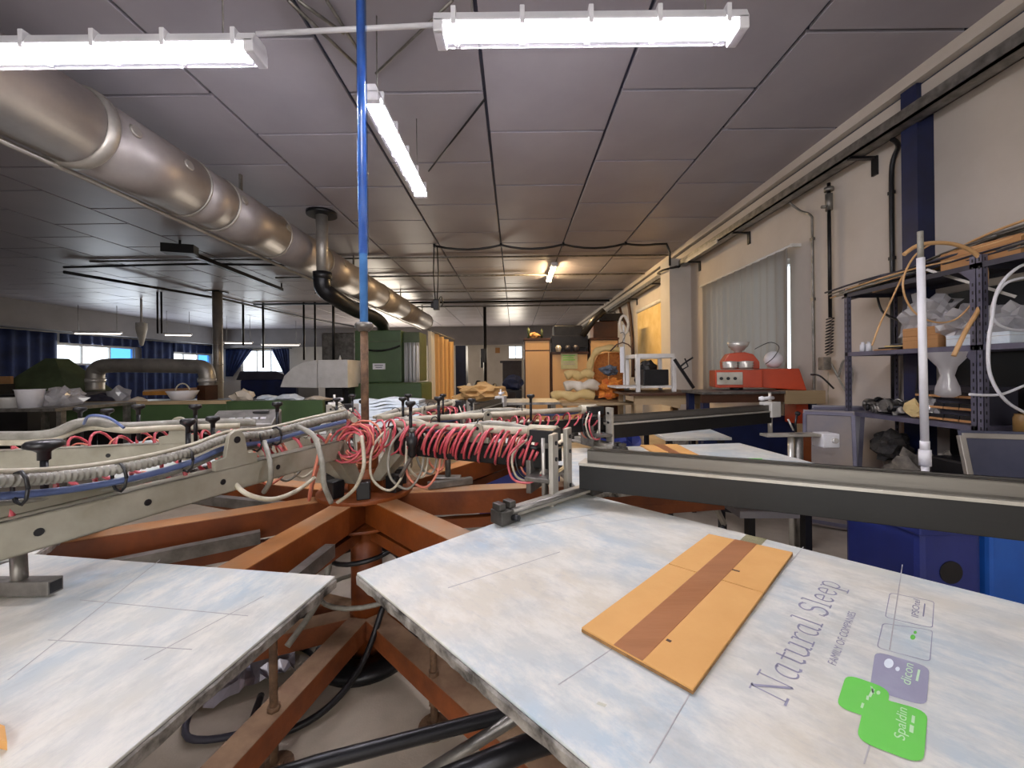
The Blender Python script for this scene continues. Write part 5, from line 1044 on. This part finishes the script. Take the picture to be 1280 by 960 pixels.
part('orange_bar', MB().box((P(1010, 550, Yv).x, Yv+.05, 0), (P(1020, 550, Yv).x, Yv+.1, zf-.02)), M_orange, t)
# leaning frames
def frame(cs, depth, label, m=M_screen, inner=M_screen, name='screen_frame', lean=.0):
    t = thing(name, label, 'frame', (0,0,0), 0, 'screen frames leaning on the right')
    q = [Vector(c) for c in cs]; n = (q[1]-q[0]).cross(q[3]-q[0]).normalized()*depth
    part('mesh_panel', MB().hexa([p for p in q]+[p+n*.3 for p in q]), inner, t)
    c = sum(q, Vector())/4
    for i in range(4):
        a, b = q[i], q[(i+1) % 4]; a2 = a+(c-a)*.06; b2 = b+(c-b)*.06; part('frame_bar', MB().bar(a2, b2, .03, .03, up=n), m, t, .003)
frame([(2.56, 3.62, .02), (2.88, 3.40, .02), (2.95, 3.52, 1.02), (2.66, 3.74, 1.02)], .02, 'stained grey screen frame, front one of the leaning pair', M_rack, M_stain)
frame([(2.80, 3.92, .02), (3.16, 3.74, .02), (3.28, 3.80, 1.04), (2.92, 3.98, 1.04)], .02, 'pale violet screen frame behind the stained one', M_rack, M_screen)
frame([(2.60, 2.20, .02), (3.0, 2.08, .02), (3.02, 2.30, 1.02), (2.64, 2.42, 1.02)], .02, 'dark grey screen frame leaning at the right edge before the rack', M_galv, mat('blueish_panel', '5a5e72', '3c4054', 1.5, .3, .5))
# ================================================================ RACKS
def rack(y0, y1, label, zs, back=True):
    t = thing('metal_rack', label, 'shelving rack', (3.0, y0, 0), 0, 'grey slotted steel racks')
    L = y1-y0
    for x in (0, .42):
        for y in (0, L-.035):
            q = part('slotted_post', MB().box((x, y, 0), (x+.035, y+.003, 2.12)).box((x+(0 if x == 0 else .032), y, 0), (x+(.003 if x == 0 else .035), y+.035, 2.12)), M_rack, t)
            mb = MB()
            for k in range(40): z = .05+k*.052; mb.box((x+.013, y-.0012, z), (x+.021, y+.0042, z+.022)); mb.box(((-.0012 if x == 0 else .4545), y+.013, z), ((.0042 if x == 0 else .4562), y+.022, z+.022))
            part('slots', mb, M_black, q)
    for z in zs:
        part('shelf_board', MB().box((.004, .004, z-.004), (.45, L-.004, z)).box((.0, .004, z-.035), (.004, L-.004, z)).box((.446, .004, z-.035), (.45, L-.004, z)).box((.0, .0, z-.035), (.45, .004, z)).box((.0, L-.004, z-.035), (.45, L, z)), M_rackd if z > 1.9 else M_rack, t)
        part('gusset', MB().prism([(0, -.035), (.10, -.035), (0, -.13)], -.002, .001, X=lambda a, b, h: (h, a, z+b)), M_rack, t)
    return t
rack(2.63, 3.68, 'grey slotted rack farther from the viewer, loaded with boxes and hoses', (.12, 1.01, 1.54, 2.07))
rack(1.55, 2.626, 'grey slotted rack cut by the right edge of the picture', (.12, .98, 1.54, 2.07))
one('black_backboard', MB().box((3.455, 2.3, .15), (3.475, 3.22, 1.98)), M_black, 'black board behind the rack shelves', 'board')
part('brace', MB().bar(P(1158, 337, 2.98), P(1270, 371, 2.56), .006, .018), M_galv, thing('rack_brace', 'thin bright cross brace running down behind the slotted post', 'brace'))
def box_at(px0, px1, py0, z, X, dx, label, m=M_card2, name='cardboard_box', grp=None):
    # front corner positions on plane x = X
    y0 = X/ray(px1, py0)[0]; y1 = X/ray(px0, py0)[0]; h = EYE+ray((px0+px1)/2, py0)[1]*(y0+y1)/2
    t = thing(name, label, 'box', (X, y0, z), 0, grp)
    part('body', MB().box((0, 0, 0), (dx, y1-y0, h-z)), m, t, .004); part('lid_seam', MB().box((-.001, .0, (h-z)*.66), (dx+.001, y1-y0+.001, (h-z)*.68)), M_cardedge, t)
    return t
box_at(1175, 1276, 306, 2.071, 3.06, .35, 'tan cardboard box on top of the nearer rack')
box_at(1128, 1172, 420, 1.542, 3.08, .3, 'small tan box on the second shelf, the lower of two')
zb_ = EYE+ray(1150, 420)[1]*3.08/ray(1150, 420)[0]
box_at(1128, 1176, 409, zb_+.002, 3.09, .28, 'small tan box stacked on the lower tan box')
box_at(1182, 1262, 417, 1.542, 3.05, .3, 'long flat cream box on the second shelf', M_paper, 'flat_box')
for k, (y, z, r, lb) in enumerate([(3.15, 1.80, (.14, .15, .13), 'clear plastic bag heap on the small tan boxes'), (2.85, 1.70, (.16, .14, .14), 'clear plastic bag heap right of the white rod'), (2.62, 1.66, (.13, .12, .11), 'flattened clear bag beside the slotted post')]):
    one('plastic_bag', blob((3.22, y, z), r, 30+k, .45, 3, 3), M_poly, lb, 'bag', 'plastic bags on the second shelf')
for k, y in enumerate((3.58, 3.52)): one('white_bottle', MB().lathe([(0,0),(.022,0),(.022,.06),(.012,.07),(.012,.085),(0,.085)], (3.08, y, 1.541), 12), M_whitep, ['small white bottle at the left end of the second shelf', 'small white bottle, second from the left end of the second shelf'][k], 'bottle')
for k in range(4): one('paper_pad', MB().cbox((3.18+.01*k, 3.38-.015*k, 1.548+.013*k), (.22, .16, .011), rz=.3*k), [M_card2, M_black, M_cream, M_rackd][k], ['brown pad at the bottom of the pile on the second shelf', 'black pad, second in the pile on the second shelf', 'cream pad, third in the pile on the second shelf', 'dark pad on top of the pile on the second shelf'][k], 'paper pad', 'pads on the second shelf')
one('wire_coil', coil((3.2, 3.40, 1.64), (3.2, 3.40, 1.70), .11, .006, 5, per=20), M_black, 'coil of dark wire above the pads on the second shelf', 'wire')
# rods bundle on top
t = thing('rod_bundle', 'untidy bundle of thin grey and tan rods on top of the racks', 'rods'); rr = random.Random(11)
for k in range(64):
    y0 = 3.95-rr.random()*.45; y1 = 1.5+rr.random()*1.1; z = 2.085+rr.random()*.07; zz_ = 2.11+rr.random()*.16; x0 = 2.98+rr.random()*.35; x1 = 3.05+rr.random()*.35
    part('rod', MB().tube(smooth([(x0, y0, z-.03+rr.random()*.02), (x0+.02, (y0*2+y1)/3, z+.02), (x1, (y0+2*y1)/3, zz_), (x1, y1, zz_+.02)], 4), .006+.004*rr.random(), 5), (M_greyhose, M_tan, M_steel, M_rackd)[k % 4], t)
t = thing('rack_tan_hose', 'tan hose looping down from the top of the rack', 'hose')
lp = [(1130, 318), (1150, 306), (1185, 304), (1215, 314), (1230, 332), (1232, 352), (1224, 385), (1208, 412), (1192, 445)]
part('hose', MB().tube(smooth([P(a, b, 2.62) for a, b in lp], 6), .013, 8), M_tan, t)
part('thin_loop', hose([P(1168, 303, 2.75), P(1145, 318, 2.75), P(1130, 345, 2.75), P(1131, 370, 2.75), P(1145, 392, 2.75), P(1170, 403, 2.75), P(1195, 399, 2.75), P(1215, 380, 2.7)], .006), M_tan, t)
part('thin_loop', hose([P(1128, 345, 2.9), P(1112, 380, 2.9), P(1100, 405, 2.9), P(1090, 432, 2.9)], .006), M_tan, t)
t = thing('white_cable_loop', 'white cable hanging in two big loops at the right edge', 'cable')
part('cable', MB().tube(smooth([P(a, b, 2.45) for a, b in ((1300, 325), (1275, 333), (1255, 350), (1244, 372), (1240, 400), (1236, 425), (1236, 460), (1245, 485), (1262, 505), (1290, 520))], 6), .009, 8), M_whitep, t)
part('cable', MB().tube(smooth([P(a, b, 2.48) for a, b in ((1300, 346), (1275, 348), (1255, 356), (1243, 375), (1240, 395), (1252, 408), (1275, 413), (1300, 410))], 6), .008, 8), M_whitep, t)
part('cable', MB().tube(smooth([P(a, b, 2.46) for a, b in ((1212, 493), (1235, 494), (1255, 492), (1285, 480))], 6), .008, 8), M_whitep, t)
one('black_rack_cable', hose([(3.25, 3.62, 2.03), (3.25, 3.56, 1.88), (3.25, 3.35, 1.78), (3.25, 3.1, 1.80), (3.25, 3.0, 1.90)], .010), M_black, 'black cable drooping under the top shelf of the rack', 'cable')
one('black_shelf_cable', hose([(3.3, 3.3, 1.5), (3.3, 3.32, 1.3), (3.3, 3.33, 1.15), (3.3, 3.3, 1.06)], .008), M_black, 'black cable hanging behind the third shelf', 'cable')
# third shelf: metal parts, organiser, bag, jar
t = thing('drawer_organiser', 'small parts organiser with three rows of trays on the third shelf', 'organiser', (3.08, 2.68, 1.011))
part('casing', MB().box((.02, 0, 0), (.25, .42, .25)), M_rackd, t)
for r_ in range(3):
    for c_ in range(4):
        q = part('tray', MB().box((-.02, .01+c_*.102, .008+r_*.082), (.02, .105+c_*.102, .05+r_*.082)), mat('tray_black', '1a1c24', '101218', 5, .4), t, .003)
        part('tray_rim', MB().box((-.026, .01+c_*.102, .008+r_*.082), (-.02, .105+c_*.102, .024+r_*.082)), M_card2, q)
rr = random.Random(2)
fp = sorted([(3.24+rr.random()*.38, 3.08+rr.random()*.2) for k in range(22)], reverse=True)
ordn = 'leftmost,second,third,fourth,fifth,sixth,seventh,eighth,ninth,tenth,eleventh,twelfth,thirteenth,fourteenth,fifteenth,sixteenth,seventeenth,eighteenth,nineteenth,twentieth,twenty-first,rightmost'.split(',')
for k, (yy, xx) in enumerate(fp):
    p = Vector((xx, yy, 1.012+.035+rr.random()*.045)); r_ = .026+.026*rr.random()
    d = Vector((rr.uniform(-1,1), rr.uniform(-1,1), rr.uniform(-.2,.5))).normalized()*(.045+.04*rr.random())
    mb = MB().cyl(p-d, p+d, r_*.6, 10).cyl(p+d*.3, p+d*.8, r_, 12).cyl(p-d*1.1, p-d*.8, r_*.85, 6)
    kd = (k*7) % 3
    one('metal_fitting', mb, (M_silver, M_steel, M_blackm)[kd], ('shiny', 'dull grey', 'black')[kd]+' metal fitting, '+ordn[k]+(' from the left' if 0 < k < 21 else '')+' in the heap on the third shelf', 'fitting', 'heap of metal fittings on the third shelf')
one('white_mug', MB().lathe([(0,0),(.05,0),(.055,.10),(.048,.10),(.045,.01),(0,.01)], (3.2, 3.12, 1.012), 16), M_cloth, 'pale mug between the fittings and the trays', 'mug')
one('plastic_bag', blob((3.12, 3.02, 1.10), (.07, .07, .085), 44, .4, 3, 3, flat=-.086), M_poly, 'clear bag before the trays on the third shelf', 'bag')
one('yellow_sack', blob((3.06, 3.10, 1.08), (.04, .08, .06), 45, .35, 2, 3, flat=-.066), M_cream, 'yellowish sack just left of the white rod', 'sack')
t = thing('hanging_film_bag', 'twisted clear bag hanging under the second shelf', 'bag', (3.0-.03, 2.78, 1.50))
part('film', MB().lathe([(.11,0),(.10,-.03),(.05,-.10),(.035,-.16),(.06,-.24),(.065,-.29),(.03,-.31),(0,-.31)], n=14), M_poly, t)
one('tan_jar', MB().lathe([(0,0),(.05,0),(.052,.10),(.045,.115),(.045,.125),(0,.125)], (3.1, 2.46, .982), 18), mat('tan_jar', '9c7b48', '7c5e34', 6, .4), 'tan jar on the third shelf of the nearer rack', 'jar')
one('waste_heap', blob((3.2, 3.08, .40), (.14, .36, .27), 50, .45, 4, 4, flat=-.278), M_trash, 'heap of crumpled packaging on the bottom shelf', 'waste')
one('dark_bin', MB().box((3.06, 2.68, .125), (3.42, 3.0, .75)), M_black, 'black bin behind the slotted post on the bottom shelf', 'bin', bv=.02)
one('black_sack', blob((3.24, 3.48, .72), (.13, .13, .12), 51, .3, 3, flat=-.3), M_rag, 'black sack on the packaging heap', 'sack')
# white plastic rod stand
t = thing('white_pipe_stand', 'tall white plastic pipe standing before the rack', 'pipe', (P(1155, 464, 2.3).x, 2.3, 0))
part('lower_pipe', MB().cyl((0,0,.02), (0,0,.86), .018, 14), M_whitep, t); part('coupling', MB().cyl((0,0,.84), (0,0,.93), .028, 14).cyl((0,0,.93), (0,0,.98), .022, 14), M_whitep, t)
part('upper_pipe', MB().cyl((0,0,.93), (-.012,0,2.02), .019, 14), M_whitep, t); part('tip', MB().cyl((-.012,0,2.0), (-.013,0,2.17), .014, 12), M_greyhose, t); part('foot', MB().cyl((0,0,0), (0,0,.03), .07, 16), M_blackm, t)
# blue bin lower right
t = thing('blue_plastic_bin', 'blue plastic bin on the floor behind the dark beam at the right', 'bin', (1.96, 1.97, 0))
part('body', MB().box((0,0,0), (.31,.45,.62)), M_bluebin, t, .03); part('rim', MB().box((-.015,-.015,.58), (.325,.465,.64)), M_bluebin, t, .01)
part('vent', MB().cyl((.15, -.005, .40), (.15, .004, .40), .055, 20), M_black, t)
one('bright_blue_crate', MB().box((2.30, 1.97, 0), (2.70, 2.15, .62)), M_bluebright, 'bright blue crate at the lower right edge beside the bin', 'crate', bv=.02)
# things on the floor beyond the beam (right middle)
t = thing('grey_slab', 'grey speckled slab on trestles below the dark beam', 'slab'); 
part('slab', MB().hexa([PZ(925, 648, .50), PZ(1000, 648, .50), PZ(985, 632, .50), PZ(905, 634, .50), PZ(925, 648, .50)+zz*.04, PZ(1000, 648, .50)+zz*.04, PZ(985, 632, .50)+zz*.04, PZ(905, 634, .50)+zz*.04]), M_screen, t)
c = PZ(950, 640, .50); part('trestle', MB().box((c.x-.1, c.y-.05, 0), (c.x-.06, c.y, .5)).box((c.x+.25, c.y-.05, 0), (c.x+.29, c.y, .5)), M_blackm, t)
t = thing('castor_stand', 'black and grey stand leg on the floor under the dark beam', 'stand'); c = PZ(900, 650, .3)
part('leg', MB().bar(PZ(905, 655, .22), PZ(893, 630, .42), .03, .03), M_alu, t); part('arm', MB().bar(PZ(865, 628, .35), PZ(930, 640, .38), .03, .04), M_black, t); part('foot', MB().cyl((PZ(905,655,.22).x, PZ(905,655,.22).y, 0), PZ(905, 655, .22), .02, 10), M_blackm, t)
# orange crates/rags under far platen
for k, (px, Y, r, m, lb) in enumerate([(790, 4.8, (.25, .2, .25), M_rag, 'dark rag heap below the thin pale board'), (850, 4.9, (.2, .2, .3), M_trash, 'mixed waste heap below the thin pale board')]):
    one(['rag_heap', 'floor_waste'][k], blob((P(px, 520, Y).x, Y, .28), r, 60+k, .4, 3, 3, flat=-.279), m, lb, 'heap')
one('blue_sack', blob((P(778, 520, 4.3).x, 4.4, .42), (.24, .2, .40), 64, .3, 3, flat=-.419), M_bluebin, 'big blue sack behind the second print head', 'sack')

one('blue_crate', MB().box((-.35, 3.84, 0), (.42, 4.25, .56)), mat('violet_blue_sheet', '4a55a8', '353f8c', 3, .5), 'violet-blue crate seen below the red coil between the orange arms', 'crate', bv=.02)
for k, (pts, m, lb) in enumerate([
    ([C0+Vector(v) for v in ((-.2,-.1,.02), (-.35,.0,.02), (-.6,-.05,.02), (-.75,-.2,.02), (-.95,-.1,.02))], M_black, 'black cable snaking left over the floor under the orange arms'),
    ([C0+Vector(v) for v in ((.15,.1,.02), (.35,.0,.02), (.6,.1,.02), (.8,-.05,.02), (1.1,.1,.02))], M_greyhose, 'grey cable snaking right over the floor under the orange arms'),
    ([C0+Vector(v) for v in ((-.1,-.2,.02), (-.25,-.45,.02), (-.5,-.5,.02), (-.6,-.3,.02), (-.45,-.2,.02))], M_rackd, 'dark looped cable on the floor left of the centre column')]):
    one('floor_cable', hose(pts, .012, 8), m, lb, 'cable')
